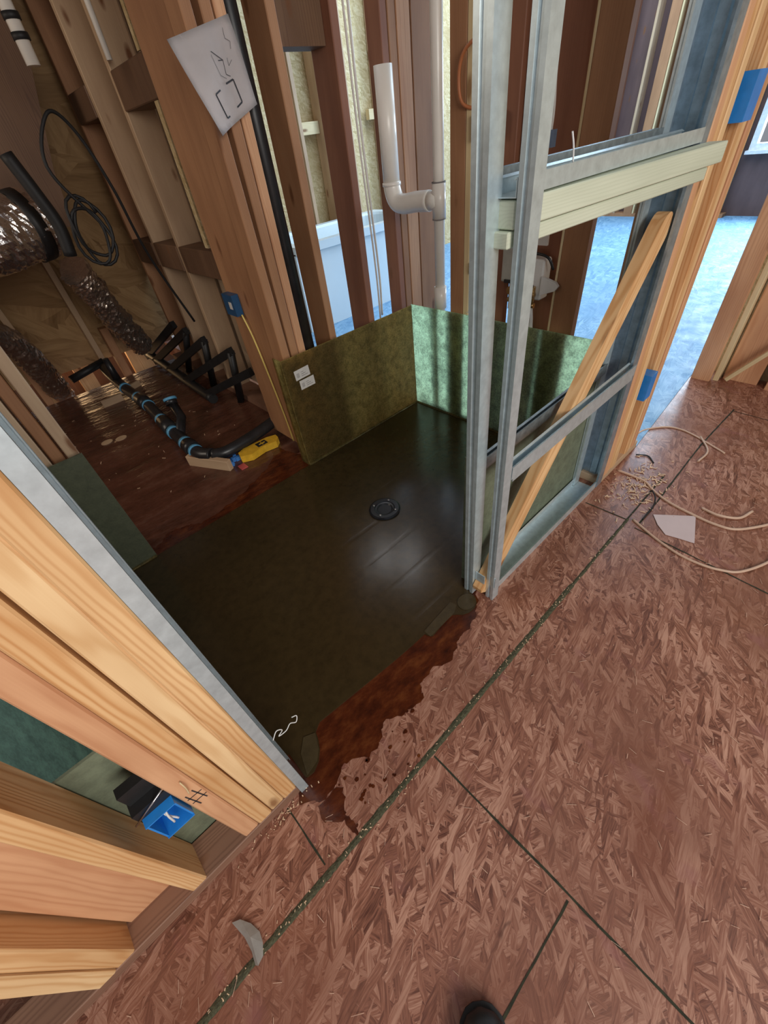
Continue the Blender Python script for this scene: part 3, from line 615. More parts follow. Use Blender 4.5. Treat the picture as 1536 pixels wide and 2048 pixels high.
# ================================================================== END WALL (right end of the shower)
ex = 1.690
stud('tan stud with a pale yellow edge just right of the tall white pipe', ex, ex+0.038, 1.326, 1.404, 0.04, 2.7, 'brown', dx=-0.01)
stud('thin yellow pine edge strip nailed along the tan stud right of the pipe', ex-0.001, ex+0.037, 1.296, 1.325, 0.04, 2.7, 'yellow', name='edge_strip', cat='strip', dx=-0.01)
stud('reddish stud behind the blue electrical box and orange cable', ex+0.04, ex+0.078, 1.13, 1.225, 0.04, 2.7, 'red')
stud('wide fir stud of the end wall seen right of the valve assembly', ex, ex+0.038, 0.772, 0.868, 0.04, 2.7, 'brown', dx=0.0)
stud('thin pale strip down the left edge of the wide end wall stud', ex+0.0, ex+0.030, 0.8685, 0.878, 0.04, 2.7, 'yellow', name='edge_strip', cat='strip')
stud('dark reddish panel filling the end wall behind the valve assembly', ex+0.095, ex+0.11, 0.88, 1.13, 0.04, 2.7, 'red', name='backing_panel', cat='panel')
stud('pale stud seen between the two steel uprights', ex+0.055, ex+0.085, 1.09, 1.115, 0.60, 2.7, 'tan')
plate(ex, ex+0.089, 0.56, 1.60, 'bottom plate behind the green lit end of the shower base', 'wet')
stud('grey beige stud just left of the right steel stud, at the end wall corner', 1.692, 1.772, 0.598, 0.636, 0.04, 2.7, 'tan', dx=-0.02)
# drain pipes
pp = empty('drain_pipe', (1.712, 1.487, 0.0), 'tall white drain pipe with a side arm and open stub', 'pipe')
bm = bmesh.new(); tube(bm, [(1.712, 1.487, 0.05), (1.712, 1.487, 2.7)], 0.0240, 20); link('riser', bm, M['pvc'], pp)
bm = bmesh.new(); tube(bm, [(1.712, 1.487, 0.935), (1.712, 1.487, 1.070)], 0.0300, 20); tube(bm, [(1.712, 1.487, 1.005), (1.712, 1.545, 1.003)], 0.036, 18)
tf = link('tee_fitting', bm, M['pvc'], pp)
for z in (0.937, 1.068):
    bm = bmesh.new(); tube(bm, [(1.712, 1.487, z-0.002), (1.712, 1.487, z+0.002)], 0.0308, 20); link('joint_ring', bm, M['grey'], tf)
bm = bmesh.new(); tube(bm, [(1.712, 1.487, 0.56), (1.712, 1.487, 0.66)], 0.0300, 20); link('coupling', bm, M['pvc'], pp)
bm = bmesh.new(); tube(bm, spline([(1.712, 1.54, 1.003), (1.712, 1.62, 1.000), (1.712, 1.71, 0.992), (1.712, 1.755, 1.005), (1.712, 1.775, 1.045), (1.712, 1.778, 1.075)], 6), 0.040, 18); eb = link('elbow', bm, M['pvc'], pp)
bm = bmesh.new(); tube(bm, [(1.712, 1.778, 1.062), (1.712, 1.778, 1.075)], 0.044, 18); link('joint_ring', bm, M['pvc'], eb)
bm = bmesh.new(); r_ = []
for rr_, z in ((0.039, 1.07), (0.039, 1.452), (0.034, 1.452), (0.034, 1.07)): r_.append([bm.verts.new((1.712+rr_*math.cos(2*math.pi*k/22), 1.778+rr_*math.sin(2*math.pi*k/22), z)) for k in range(22)])
for a, b in zip(r_, r_[1:]+r_[:1]):
    for k in range(22): f = bm.faces.new((a[k], a[(k+1) % 22], b[(k+1) % 22], b[k])); f.smooth = True
bmesh.ops.recalc_face_normals(bm, faces=bm.faces); link('open_stub', bm, M['pvc'], pp)
# electrical boxes on the end wall
bb = ebox(1.668, 1.725, 1.180, 1.285, 1.190, 1.262, '-x', 'open blue box with a looped grey wire beside the tan stud', 'bluedk', wires=[[(1.70, 1.27, 1.24), (1.670, 1.265, 1.235), (1.662, 1.24, 1.205), (1.668, 1.21, 1.20), (1.70, 1.20, 1.22)]])
cable('cable', [(1.70, 1.215, 1.42), (1.675, 1.27, 1.445), (1.665, 1.325, 1.42), (1.665, 1.345, 1.36), (1.67, 1.33, 1.295), (1.70, 1.27, 1.27)], 0.006, 'orange', 'orange-brown cable looping above the open blue box')
bb = ebox(1.675, 1.70, 0.955, 0.985, 1.150, 1.195, '+x', 'tiny grey-blue box beside the outer steel upright', 'bluegrey', t=0.003)
cable('cable', [(1.695, 0.975, 2.6), (1.69, 0.985, 1.8), (1.69, 0.982, 1.4), (1.685, 0.968, 1.25), (1.688, 0.97, 1.192)], 0.004, 'romexw', 'thin white cable running down to the tiny grey-blue box')
bb = ebox(1.69, 1.73, 1.24, 1.285, 0.60, 0.69, '-x', 'dark blue box low beside the tan stud above the green upturn', 'bluedk')
# white cap above
bm = bmesh.new(); box(bm, 1.672, 1.70, 1.22, 1.285, 0.742, 0.785, 0.004); tag(link('wall_plate', bm, M['white']), 'small square white plate above the low dark blue box', 'plate')
# valve assembly (white moulded box with two brass valves and white supply tubes)
va = empty('valve_box', (1.70, 0.99, 0.60), 'white moulded supply box with two brass valves above the green upturn', 'valve box')
bm = bmesh.new(); box(bm, 1.680, 1.74, 0.925, 1.010, 0.672, 0.820, 0.006)
v4 = [bm.verts.new((x, y, z)) for x in (1.672, 1.684) for y, z in ((0.925, 0.695), (0.925, 0.765), (0.862, 0.748), (0.850, 0.735), (0.862, 0.718))]
bm.faces.new(v4[:5]); bm.faces.new(v4[5:][::-1])
for k in range(5): bm.faces.new((v4[k], v4[5+k], v4[5+(k+1) % 5], v4[(k+1) % 5]))
bmesh.ops.recalc_face_normals(bm, faces=bm.faces)
link('box_body', bm, M['white'], va)
bm = bmesh.new(); box(bm, 1.682, 1.74, 1.012, 1.120, 0.725, 0.850, 0.004); link('grey_cover', bm, M['greycover'], va)['label'] = 'grey cover beside the white body'
for y, zt_ in ((1.052, 0.735), (0.955, 0.725)):
    bm = bmesh.new(); tube(bm, [(1.668, y, zt_-0.075), (1.668, y, zt_)], 0.012, 12); tube(bm, [(1.651, y, zt_-0.03), (1.672, y, zt_-0.03)], 0.016, 10); tube(bm, [(1.668, y-0.014, zt_-0.07), (1.668, y+0.014, zt_-0.07)], 0.010, 8)
    vv_ = link('valve', bm, M['brass'], va)
    bm = bmesh.new(); tube(bm, [(1.668, y, zt_-0.073), (1.676, y-0.004, 0.60), (1.688, y-0.006, 0.50), (1.70, y-0.006, 0.3)], 0.0088, 10); link('supply_tube', bm, M['white'], va)
    bm = bmesh.new(); box(bm, 1.655, 1.663, y-0.006, y+0.034, zt_-0.004, zt_+0.008); link('valve_handle', bm, M['abs'], vv_)
cable('cable', [(1.668, 1.04, 0.862), (1.672, 1.00, 0.838), (1.668, 0.95, 0.842), (1.670, 0.905, 0.830), (1.68, 0.884, 0.79)], 0.005, 'abs', 'black cable arching over the white valve box')
bm = bmesh.new(); box(bm, 1.69, 1.70, 0.93, 0.975, 0.865, 0.925); tag(link('wall_plate', bm, M['label']), 'pale label plate on the dark panel above the valve box', 'plate')

# ================================================================== BATH beyond the back wall
tb = empty('bathtub', (2.9, 3.6, 0), 'white bathtub seen between the back wall studs', 'bathtub')
bm = bmesh.new()
x0, x1, y0, y1, zt = 2.05, 3.60, 3.28, 4.05, 0.66
prism_z = [(x0, y0, 0.0), (x1, y0, 0.0)]
box(bm, x0, x1, y0+0.02, y0+0.06, 0.0, zt-0.05); link('apron', bm, M['tub'], tb)
bm = bmesh.new()
rim_o = [(x0, y0), (x1, y0), (x1, y1), (x0, y1)]
def rr(cx, cy, hx, hy, r, n=6):
    out = []
    for sx, sy, a0 in ((1, 1, 0), (-1, 1, 90), (-1, -1, 180), (1, -1, 270)):
        for k in range(n+1):
            a = math.radians(a0+90*k/n); out.append((cx+sx*(hx-r)+r*math.cos(a), cy+sy*(hy-r)+r*math.sin(a)))
    return out
cx, cy = (x0+x1)/2, (y0+y1)/2; hx, hy = (x1-x0)/2, (y1-y0)/2
loops = [(rr(cx, cy, hx, hy, 0.02), zt-0.06), (rr(cx, cy, hx, hy, 0.02), zt), (rr(cx, cy, hx-0.09, hy-0.08, 0.15), zt), (rr(cx, cy, hx-0.10, hy-0.09, 0.15), zt-0.02), (rr(cx, cy, hx-0.18, hy-0.17, 0.15), 0.18), (rr(cx, cy, hx-0.26, hy-0.25, 0.1), 0.14)]
R_ = [[bm.verts.new((x, y, z)) for x, y in lp] for lp, z in loops]
for a, b in zip(R_, R_[1:]):
    for k in range(len(a)): bm.faces.new((a[k], a[(k+1) % len(a)], b[(k+1) % len(a)], b[k]))
bm.faces.new(R_[-1]); link('basin', bm, M['tub'], tb)

# ================================================================== DIM ROOM BEHIND: partition framing
px = 1.0
specs = [(2.815, 2.7, 'tan', 'tan stud of the dim partition, first beyond the glowing yellow slit'), (3.222, 2.7, 'tan', 'tan stud of the dim partition behind the black ladder frame'), (3.620, 2.1, 'brown', 'dim brown stud of the partition by the slim foil duct')]
for y, zt_, mt, lb in specs: stud(lb, px, px+0.14, y, y+0.038, 0.04, zt_, mt)
bm = bmesh.new(); box(bm, px, px+0.14, 2.1, 3.95, 0.0, 0.04); tag(link('bottom_plate', bm, M['wet']), 'bottom plate of the dim partition behind the black ladder frame', 'plate')
for (y0, y1, z0, z1, lb) in [(2.385, 2.812, 1.455, 1.59, 'dark square block high in the partition, crossing the yellow slit'), (3.262, 3.617, 1.475, 1.60, 'dark square block high in the partition, farther back'), (2.30, 2.812, 0.775, 0.905, 'dark brown block low in the partition, nearest the small blue box'), (2.856, 3.218, 0.775, 0.905, 'dark brown block low in the partition, middle one'), (3.262, 3.617, 0.775, 0.905, 'dark brown block low in the partition, by the foil duct')]:
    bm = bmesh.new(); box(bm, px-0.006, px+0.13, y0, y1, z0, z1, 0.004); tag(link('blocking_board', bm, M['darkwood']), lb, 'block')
bm = bmesh.new(); box(bm, 0.992, 1.004, 2.392, 2.430, 0.92, 1.452); tag(link('sheathing_strip', bm, M['osb']), 'narrow yellow sheathing slit below the high dark block of the partition', 'strip')
bm = bmesh.new(); box(bm, 0.992, 1.004, 2.398, 2.424, 1.593, 2.5); tag(link('sheathing_strip', bm, M['osb']), 'narrow yellow sheathing slit above the high dark block of the partition', 'strip')
# small blue box with a sticker, and yellow cable
bb = ebox(0.840, 0.8745, 1.965, 2.060, 0.700, 0.790, '+x', 'small dark blue box with a white sticker on the corner board', 'bluedk')
bm = bmesh.new(); box(bm, 0.8385, 0.840, 1.985, 2.01, 0.73, 0.76); link('sticker', bm, M['label'], bb)
cable('cable', [(0.862, 1.96, 0.705), (0.868, 1.93, 0.6), (0.872, 1.90, 0.42), (0.876, 1.87, 0.2), (0.874, 1.85, 0.05)], 0.004, 'romexy', 'yellow cable running down the corner board to the floor')
# plastic-covered sheet
sh = empty('plastic_sleeve', (0.90, 1.688, 1.30), 'plastic covered paper plan tacked to the corner studs at the upper left', 'paper plan')
cs = [(0.780, 1.508), (1.000, 1.560), (1.030, 1.365), (0.852, 1.298)]
bm = bmesh.new(); n = 10; grid = []
for i in range(n+1):
    row = []
    for j in range(n+1):
        u, v_ = i/n, j/n
        a = Vector((cs[0][0], 0, cs[0][1])).lerp(Vector((cs[1][0], 0, cs[1][1])), u); b = Vector((cs[3][0], 0, cs[3][1])).lerp(Vector((cs[2][0], 0, cs[2][1])), u); p = a.lerp(b, v_)
        yy = 1.684-0.030*(1-u)**2*(0.3+v_)+0.002*math.sin(9*u+5*v_)
        row.append(bm.verts.new((p.x, yy, p.z)))
    grid.append(row)
for i in range(n):
    for j in range(n): bm.faces.new((grid[i][j], grid[i][j+1], grid[i+1][j+1], grid[i+1][j]))
bmesh.ops.solidify(bm, geom=bm.faces[:], thickness=0.002)
link('sheet', bm, M['paper'], sh, smooth=True)
def onsheet(u, v_):
    a = Vector((cs[0][0], 0, cs[0][1])).lerp(Vector((cs[1][0], 0, cs[1][1])), u); b = Vector((cs[3][0], 0, cs[3][1])).lerp(Vector((cs[2][0], 0, cs[2][1])), u); p = a.lerp(b, v_)
    return Vector((p.x, 1.684-0.030*(1-u)**2*(0.3+v_)+0.002*math.sin(9*u+5*v_)-0.0028, p.z))
bm = bmesh.new()
def ink(pts, w):
    for (u0, v0), (u1, v1) in zip(pts, pts[1:]):
        for k in range(3):
            p = onsheet(u0+(u1-u0)*k/3, v0+(v1-v0)*k/3); q = onsheet(u0+(u1-u0)*(k+1)/3, v0+(v1-v0)*(k+1)/3)
            d = (q-p).normalized(); nn = Vector((-d.z, 0, d.x))*w/2; bm.faces.new([bm.verts.new(x) for x in (p-nn, q-nn, q+nn, p+nn)])
ink([(0.40, 0.62), (0.28, 0.63), (0.29, 0.90), (0.36, 0.90)], 0.0042); link('drawn_bracket', bm, M['ink'], sh)['label'] = 'thick black bracket outline'; bm = bmesh.new(); ink([(0.55, 0.60), (0.70, 0.60), (0.70, 0.86), (0.57, 0.875)], 0.0042)
link('drawn_bracket', bm, M['ink'], sh)['label'] = 'thick black bracket outline'; bm = bmesh.new()
ink([(0.52, 0.25), (0.66, 0.38), (0.58, 0.36)], 0.0018); ink([(0.66, 0.38), (0.62, 0.52), (0.68, 0.56)], 0.0014); ink([(0.74, 0.38), (0.72, 0.46), (0.80, 0.42)], 0.001); ink([(0.50, 0.28), (0.52, 0.5), (0.6, 0.56)], 0.0008); link('scribble', bm, M['ink'], sh); bm = bmesh.new(); ink([(0.84, 0.1), (0.82, 0.2), (0.88, 0.25), (0.85, 0.32)], 0.001)
link('scribble', bm, M['ink'], sh)['label'] = 'faint pen scribbles'

# plumbing on the floor of the dim room
pb = empty('floor_drain_pipe', (0.5, 3.0, 0), 'black drain pipe run with blue joints lying on the dim room floor', 'pipe')
run = [(0.497, 2.095, 0.06), (0.455, 2.18, 0.06), (0.452, 2.40, 0.06), (0.465, 2.75, 0.06), (0.485, 3.15, 0.06), (0.470, 3.50, 0.065), (0.465, 3.80, 0.09), (0.475, 3.98, 0.11)]
bm = bmesh.new(); tube(bm, spline(run, 6), 0.038, 16); link('pipe_run', bm, M['abs'], pb)
bm = bmesh.new(); tube(bm, spline([(0.497, 2.095, 0.06), (0.56, 2.06, 0.06), (0.66, 2.06, 0.062), (0.80, 2.08, 0.065), (0.90, 2.10, 0.07), (1.02, 2.12, 0.07)], 6), 0.032, 16); link('branch_pipe', bm, M['abs'], pb)
bm = bmesh.new(); tube(bm, [(0.455, 2.45, 0.06), (0.55, 2.62, 0.09), (0.565, 2.75, 0.14)], 0.028, 14); tube(bm, [(0.56, 2.74, 0.135), (0.567, 2.76, 0.165)], 0.036, 14); link('side_inlet', bm, M['abs'], pb)
bm = bmesh.new(); tube(bm, [(0.47, 3.66, 0.08), (0.47, 3.66, 0.26)], 0.03, 14, radii=[0.03, 0.02]); link('upright_stub', bm, M['abs'], pb)
for i, (p, q) in enumerate([((0.452, 2.20, 0.06), (0.452, 2.225, 0.06)), ((0.451, 2.33, 0.06), (0.451, 2.36, 0.06)), ((0.454, 2.52, 0.06), (0.455, 2.555, 0.06)), ((0.464, 2.745, 0.06), (0.466, 2.78, 0.06)), ((0.483, 3.05, 0.06), (0.484, 3.075, 0.06)), ((0.483, 3.25, 0.06), (0.481, 3.28, 0.06)), ((0.470, 3.50, 0.066), (0.469, 3.53, 0.068)), ((0.566, 2.755, 0.158), (0.568, 2.763, 0.172))]):
    bm = bmesh.new(); tube(bm, [p, q], 0.041, 16); link('joint_ring', bm, M['primer'], pb)['label'] = 'blue glue ring'
for i, (p, q) in enumerate([((0.452, 2.24, 0.06), (0.451, 2.32, 0.06)), ((0.455, 2.56, 0.06), (0.464, 2.74, 0.06)), ((0.484, 3.08, 0.06), (0.484, 3.24, 0.06))]):
    bm = bmesh.new(); tube(bm, [p, q], 0.045, 16); link('hub', bm, M['abs'], pb)
o = beam('wood_block', (0.40, 2.22, 0.018), (0.53, 1.97, 0.018), 0.085, 0.032, (0, 0, 1), 'tan'); tag(o, 'rough wood block under the elbow of the black floor pipe', 'block')
for (p, q, w, lb) in [((0.275, 3.50, 0.012), (0.42, 3.50, 0.012), 0.08, 'short light wood offcut lying left of the black floor pipe'), ((0.50, 3.62, 0.012), (0.60, 3.66, 0.012), 0.06, 'small knobby wood offcut beside the far end of the black pipe')]:
    o = beam('wood_offcut', p, q, w, 0.02, (0, 0, 1), 'tan'); tag(o, lb, 'offcut')
# yellow tool
yt = empty('yellow_tool', (0.73, 2.03, 0), 'yellow plastic tool with a black window lying by the black pipe', 'tool')
bm = bmesh.new(); prism(bm, [(0.600, 1.975), (0.655, 1.945), (0.74, 1.960), (0.815, 1.945), (0.845, 1.975), (0.85, 2.01), (0.80, 2.03), (0.73, 2.035), (0.65, 2.035), (0.61, 2.02)], 0.002, 0.042); link('tool_body', bm, M['yellowtool'], yt)
bm = bmesh.new(); box(bm, 0.715, 0.775, 1.972, 2.012, 0.042, 0.046); link('window', bm, M['abs'], yt)
bm = bmesh.new(); box(bm, 0.728, 0.765, 1.986, 1.990, 0.046, 0.049); box(bm, 0.745, 0.748, 1.974, 2.01, 0.046, 0.049); link('grille', bm, M['yellowtool'], yt)
bm = bmesh.new()
for k in range(14):
    c = Vector((0.570+random.uniform(-.04, .035), 2.02+random.uniform(-.025, .03), 0.002)); s = random.uniform(0.008, 0.02)
    box(bm, c.x-s, c.x+s, c.y-s*.6, c.y+s*.6, c.z, c.z+random.uniform(0.01, 0.03))
tag(link('crumpled_wrapper', bm, M['bluecard']), 'crumpled bright blue wrapper between the elbow and the yellow tool', 'wrapper')
bm = bmesh.new(); box(bm, 0.562, 0.600, 1.915, 1.965, 0.001, 0.006); tag(link('paper_tag', bm, M['redcard']), 'small red tag on the floor beside the blue wrapper', 'tag')
# black ladder-like rack leaning on the partition
rk = empty('black_rack', (0.9, 3.5, 0), 'black ladder-like frame with five slanted rungs leaning on the dim partition', 'rack')
bm = bmesh.new(); tube(bm, spline([(0.835, 2.80, 0.035), (0.84, 3.1, 0.04), (0.85, 3.6, 0.055), (0.855, 4.12, 0.07)], 5), 0.033, 12); link('rail', bm, M['absdk'], rk)
tops = [(2.345, 0.290), (2.53, 0.376), (2.92, 0.37), (3.215, 0.378), (3.44, 0.385)]; foots = [2.88, 3.25, 3.58, 3.90, 4.10]
for (y, z), yb in zip(tops, foots):
    bm = bmesh.new(); a = Vector((0.835, yb, 0.05)); b = Vector((0.972, y, z)); d = (b-a).normalized(); s = Vector((0, 0, 1)).cross(d).normalized()*0.017; u = d.cross(s).normalized()*0.024
    vs = [bm.verts.new(p+k*s+l*u) for p in (a, b) for k, l in ((-1, -1), (1, -1), (1, 1), (-1, 1))]
    for f in ((3, 2, 1, 0), (4, 5, 6, 7), (0, 1, 5, 4), (1, 2, 6, 5), (2, 3, 7, 6), (3, 0, 4, 7)): bm.faces.new([vs[i] for i in f])
    bmesh.ops.recalc_face_normals(bm, faces=bm.faces); link('rung', bm, M['absdk'], rk)
for (y, z), fy in zip(tops[1:4], (2.66, 3.09, 3.55)):
    bm = bmesh.new(); a = Vector((0.970, y+0.01, z-0.005)); b = Vector((0.965, fy, 0.0)); tube(bm, [a, b], 0.026, 4); link('leg', bm, M['absdk'], rk)
# ducts
def duct(pts, r, label, mat='foil', crinkle=0.012, strap=()):
    P = spline(pts, 26); bm = bmesh.new(); rings = tube(bm, P, r, 44)
    for v in bm.verts:
        k = noise.noise(v.co*13)*crinkle+abs(noise.noise(v.co*34))*crinkle*1.3+noise.noise(v.co*80)*crinkle*0.3; c = min(P, key=lambda p: (p-v.co).length_squared); d = (v.co-c)
        if d.length > 1e-4: v.co += d.normalized()*k
    for f in bm.faces: f.smooth = False
    e = empty('foil_duct', pts[-1], label, 'duct'); link('duct_sleeve', bm, M[mat], e)
    for i in [q for q in strap if q < len(P)-1]:
        bm = bmesh.new(); t = (P[i+1]-P[i]).normalized(); tube(bm, [P[i]-t*0.03, P[i]+t*0.03], r*1.07, 26); link('strap', bm, M['absdk'], e)
    return e
duct([(-1.2, 3.0, 1.02), (-0.4, 3.05, 1.05), (0.1, 3.12, 1.07), (0.46, 3.2, 1.10)], 0.15, 'wide shiny foil duct hanging at the left edge of the picture', strap=(46, 74))
duct([(0.52, 3.30, 0.86), (0.58, 3.42, 0.72), (0.66, 3.62, 0.50), (0.78, 3.85, 0.22)], 0.078, 'slim foil duct slanting down beside the dim partition', 'foilwarm', 0.016)
duct([(-0.22, 3.33, 0.80), (0.02, 3.55, 0.56), (0.09, 3.85, 0.22), (0.12, 4.1, 0.0)], 0.075, 'slim foil duct slanting down to the gap at far left', 'foilwarm', 0.012)
# coiled black cable
bm = bmesh.new()
P = []
for k in range(66):
    a = 2*math.pi*k/22+0.6; rr_ = 0.085+0.018*math.sin(k*0.37); P.append(Vector((0.565+rr_*math.cos(a)*0.8+0.004*math.sin(k), 2.62+0.012*math.sin(k*0.6), 1.06+rr_*1.35*math.sin(a))))
P += spline([P[-1], Vector((0.52, 2.62, 1.30)), Vector((0.62, 2.63, 1.46)), Vector((0.70, 2.66, 1.40)), Vector((0.76, 2.7, 1.2)), Vector((0.82, 2.8, 0.9)), Vector((0.95, 2.9, 0.5))], 8)[1:]
tube(bm, P, 0.007, 8); tag(link('cable_coil', bm, M['rubber']), 'coil of black cable hanging below the foil duct', 'cable')
bm = bmesh.new(); tube(bm, spline([(0.42, 2.75, 1.36), (0.45, 2.74, 1.22), (0.47, 2.74, 1.10), (0.455, 2.75, 0.98)], 6), 0.028, 8, radii=None)
tag(link('hanging_strap', bm, M['rubber']), 'black strap bundle hanging at the left beside the cable coil', 'strap')
# white pipe offcuts high at left
bm = bmesh.new(); tube(bm, [(0.655, 2.6, 2.4), (0.645, 2.6, 1.585)], 0.024, 14); o = tag(link('conduit', bm, M['pvc']), 'white pipe with black clamps at the far upper left corner', 'pipe')
for z in (1.66, 1.71):
    bm = bmesh.new(); tube(bm, [(0.647, 2.6, z-0.010), (0.647, 2.6, z+0.010)], 0.029, 14); link('clamp', bm, M['rubber'], o)
bm = bmesh.new(); tube(bm, [(0.992, 2.76, 2.3), (0.985, 2.735, 1.612)], 0.012, 12); tag(link('conduit', bm, M['pvc']), 'thin white pipe ending beside the dark block high in the partition', 'pipe')
bm = bmesh.new()  # dark sheet added where the space above the duct lies in shade
vv = [[bm.verts.new((x, y, z)) for x, z in [(-2.2, 1.05), (0.66, 1.05), (0.70, 1.3), (0.85, 1.75), (0.95, 2.75), (-2.2, 2.75)]] for y in (3.40, 3.42)]
bm.faces.new(vv[0]); bm.faces.new(vv[1][::-1])
for k in range(6): bm.faces.new((vv[0][k], vv[1][k], vv[1][(k+1) % 6], vv[0][(k+1) % 6]))
bmesh.ops.recalc_face_normals(bm, faces=bm.faces); tag(link('shade_panel', bm, M['darkwood']), 'large dark panel standing in for shade above and behind the foil duct', 'panel')
# rafters on the slope
for x, lb in [(0.10, 'rafter on the plywood slope nearest the left edge'), (0.52, 'rafter on the plywood slope behind the black pipe run')]:
    o = beam('rafter', (x, 4.215, 0.05), (x-0.10, 3.52, 2.8), 0.04, 0.07, (1, 0, 0), 'tan'); tag(o, lb, 'rafter')
# lit blocks in the low gap
for x, w, lb in [(0.30, 0.13, 'orange lit wood block in the low gap below the plywood slope'), (0.76, 0.20, 'orange lit braced wood block in the low gap behind the black rack'), (0.02, 0.12, 'small lit wood end in the low gap at far left')]:
    bm = bmesh.new(); box(bm, x, x+w, 4.50, 4.56, -0.56, 0.10); tag(link('wood_block', bm, M['fir']), lb, 'block')
bm = bmesh.new(); tube(bm, [(0.22, 4.02, 0.10), (0.50, 4.05, 0.14)], 0.03, 8); tag(link('cross_bar', bm, M['absdk']), 'dark bar lying across the low gap under the plywood slope', 'bar')
for x0_, x1_, lb in [(0.60, 0.66, 'dim post left of the lit gap behind the pipe'), (-0.02, 0.03, 'dim post in the low gap near the left duct')]:
    stud(lb, x0_, x1_, 4.10, 4.18, -0.56, 0.35, 'brown', name='post', cat='post')
# clear plastic shimmer on the floor
bm = bmesh.new(); n = 12; g = []
for i in range(n+1):
    row = []
    for j in range(n+1):
        x = 0.20+0.42*i/n; y = 2.35+0.75*j/n+0.15*i/n
        row.append(bm.verts.new((x, y, 0.004+0.010*max(0, noise.noise(Vector((x*14, y*11, 3)))))))
    g.append(row)
for i in range(n):
    for j in range(n):
        if (i-n/2)**2+(j-n/2)**2 < (n/2)**2+random.uniform(-8, 4) and not (x and abs(g[i][j].co.x-0.46) < 0.0): bm.faces.new((g[i][j], g[i+1][j], g[i+1][j+1], g[i][j+1]))
bmesh.ops.delete(bm, geom=[v for v in bm.verts if not v.link_faces], context='VERTS')
bm.free()
for (x, y) in [(0.135, 2.93), (0.215, 2.90)]:
    bm = bmesh.new(); prism(bm, [(x+0.035*math.cos(k*math.pi/8), y+0.03*math.sin(k*math.pi/8)) for k in range(16)], 0.0005, 0.004)
    tag(link('round_cutout', bm, M['tan']), ('left' if x < 0.2 else 'right')+' one of two round wood cutouts on the dim room floor', 'cutout')

# ================================================================== RIGHT STUD WALL beyond the doorway
rw = [(0.42, 0.512, 2.80, 2.838, 'firred', 'wide reddish end stud of the wall across the doorway'),
      (0.385, 0.412, 2.83, 2.92, 'yellow', 'thin yellow stud edge behind the wide end stud across the doorway'),
      (0.215, 0.375, 2.88, 2.918, 'firred', 'second wide brown stud of the wall across the doorway, with a nail splash'),
      (0.06, 0.10, 2.86, 2.95, 'fir', 'pale stud at the right edge of the wall across the doorway'),
      (0.145, 0.175, 2.85, 2.94, 'firred', 'narrow reddish stud just before the right edge, across the doorway'),
      (-0.30, -0.26, 2.86, 2.95, 'fir', 'pale stud of the doorway wall just past the right edge')]
for y0, y1, x0_, x1_, mt, lb in rw: stud(lb, x0_, x1_, y0, y1, 0.0, 2.9, mt)
bm = bmesh.new(); box(bm, 2.955, 2.97, -2.5, 0.455, 0.0, 2.9); tag(link('wall_doorway', bm, M['osb']), kind='structure')
o = beam('diagonal_brace', (2.828, 0.35, 0.02), (2.828, -0.35, 1.05), 0.03, 0.02, (1, 0, 0), 'yellow'); tag(o, 'thin yellow diagonal brace across the studs beyond the doorway', 'brace')

# ================================================================== FLOOR CLUTTER
zc = 0.004
cable('cable', [(1.99, 0.50, zc), (2.10, 0.488, zc), (2.19, 0.42, zc), (2.208, 0.357, zc), (2.19, 0.29, zc), (2.162, 0.233, zc), (2.115, 0.140, zc)], 0.0042, 'romex', 'tan cable curving on the floor through the doorway')
cable('cable', [(2.185, 0.262, zc+0.006), (2.09, 0.20, zc), (1.985, 0.205, zc)], 0.0042, 'romex', 'short tan cable branching off the doorway cable')
cable('cable', [(1.716, 0.441, zc), (1.715, 0.37, zc), (1.707, 0.318, zc), (1.67, 0.27, zc), (1.635, 0.20, zc), (1.615, 0.10, zc), (1.61, 0.02, zc), (1.627, -0.039, zc), (1.70, -0.10, zc), (1.80, -0.16, zc)], 0.0050, 'romex', 'long tan cable curling from the stud foot past the torn sheet')
cable('cable', [(1.675, 0.09, zc), (1.665, 0.03, zc+0.004), (1.70, -0.03, zc), (1.77, -0.055, zc)], 0.0050, 'romex', 'short tan cable end lying above the long curled cable')
cable('cable', [(1.448, 0.26, zc), (1.41, 0.18, zc), (1.39, 0.13, zc), (1.371, 0.06, zc), (1.371, -0.006, zc), (1.385, -0.06, zc), (1.42, -0.112, zc), (1.526, -0.166, zc), (1.66, -0.2, zc)], 0.0046, 'romex', 'tan cable arching on the floor below the torn sheet')
cable('wire', [(1.88, 0.43, zc), (1.90, 0.385, zc), (1.862, 0.345, zc)], 0.003, 'rubber', 'short black wire scrap at the foot of the doorway studs')
cable('wire', [(1.66, 0.272, zc+0.006), (1.62, 0.245, zc+0.007), (1.56, 0.23, zc), (1.47, 0.232, zc)], 0.003, 'rubber', 'thin dark wire scrap crossing the tan cable at the sawdust')
bm = bmesh.new(); prism(bm, [(1.525, 0.213), (1.612, 0.094), (1.607, 0.088), (1.463, 0.044), (1.452, 0.10), (1.443, 0.137), (1.478, 0.178)], 0.0015, 0.0035)
tag(link('torn_sheet', bm, M['pinkpaper']), 'torn pinkish white sheet lying on the floor near the curled cables', 'sheet')
bm = bmesh.new()
pts = [(-0.318, 0.362), (-0.300, 0.352), (-0.286, 0.330), (-0.278, 0.305), (-0.281, 0.285), (-0.292, 0.268), (-0.306, 0.262), (-0.311, 0.268), (-0.306, 0.29), (-0.307, 0.32)]
a = [bm.verts.new((x, y, 0.003+0.006*abs(math.sin(i*1.3)))) for i, (x, y) in enumerate(pts)]; c = bm.verts.new((-0.296, 0.31, 0.014))
for i in range(len(a)): bm.faces.new((c, a[i], a[(i+1) % len(a)]))
bmesh.ops.solidify(bm, geom=bm.faces[:], thickness=0.001)
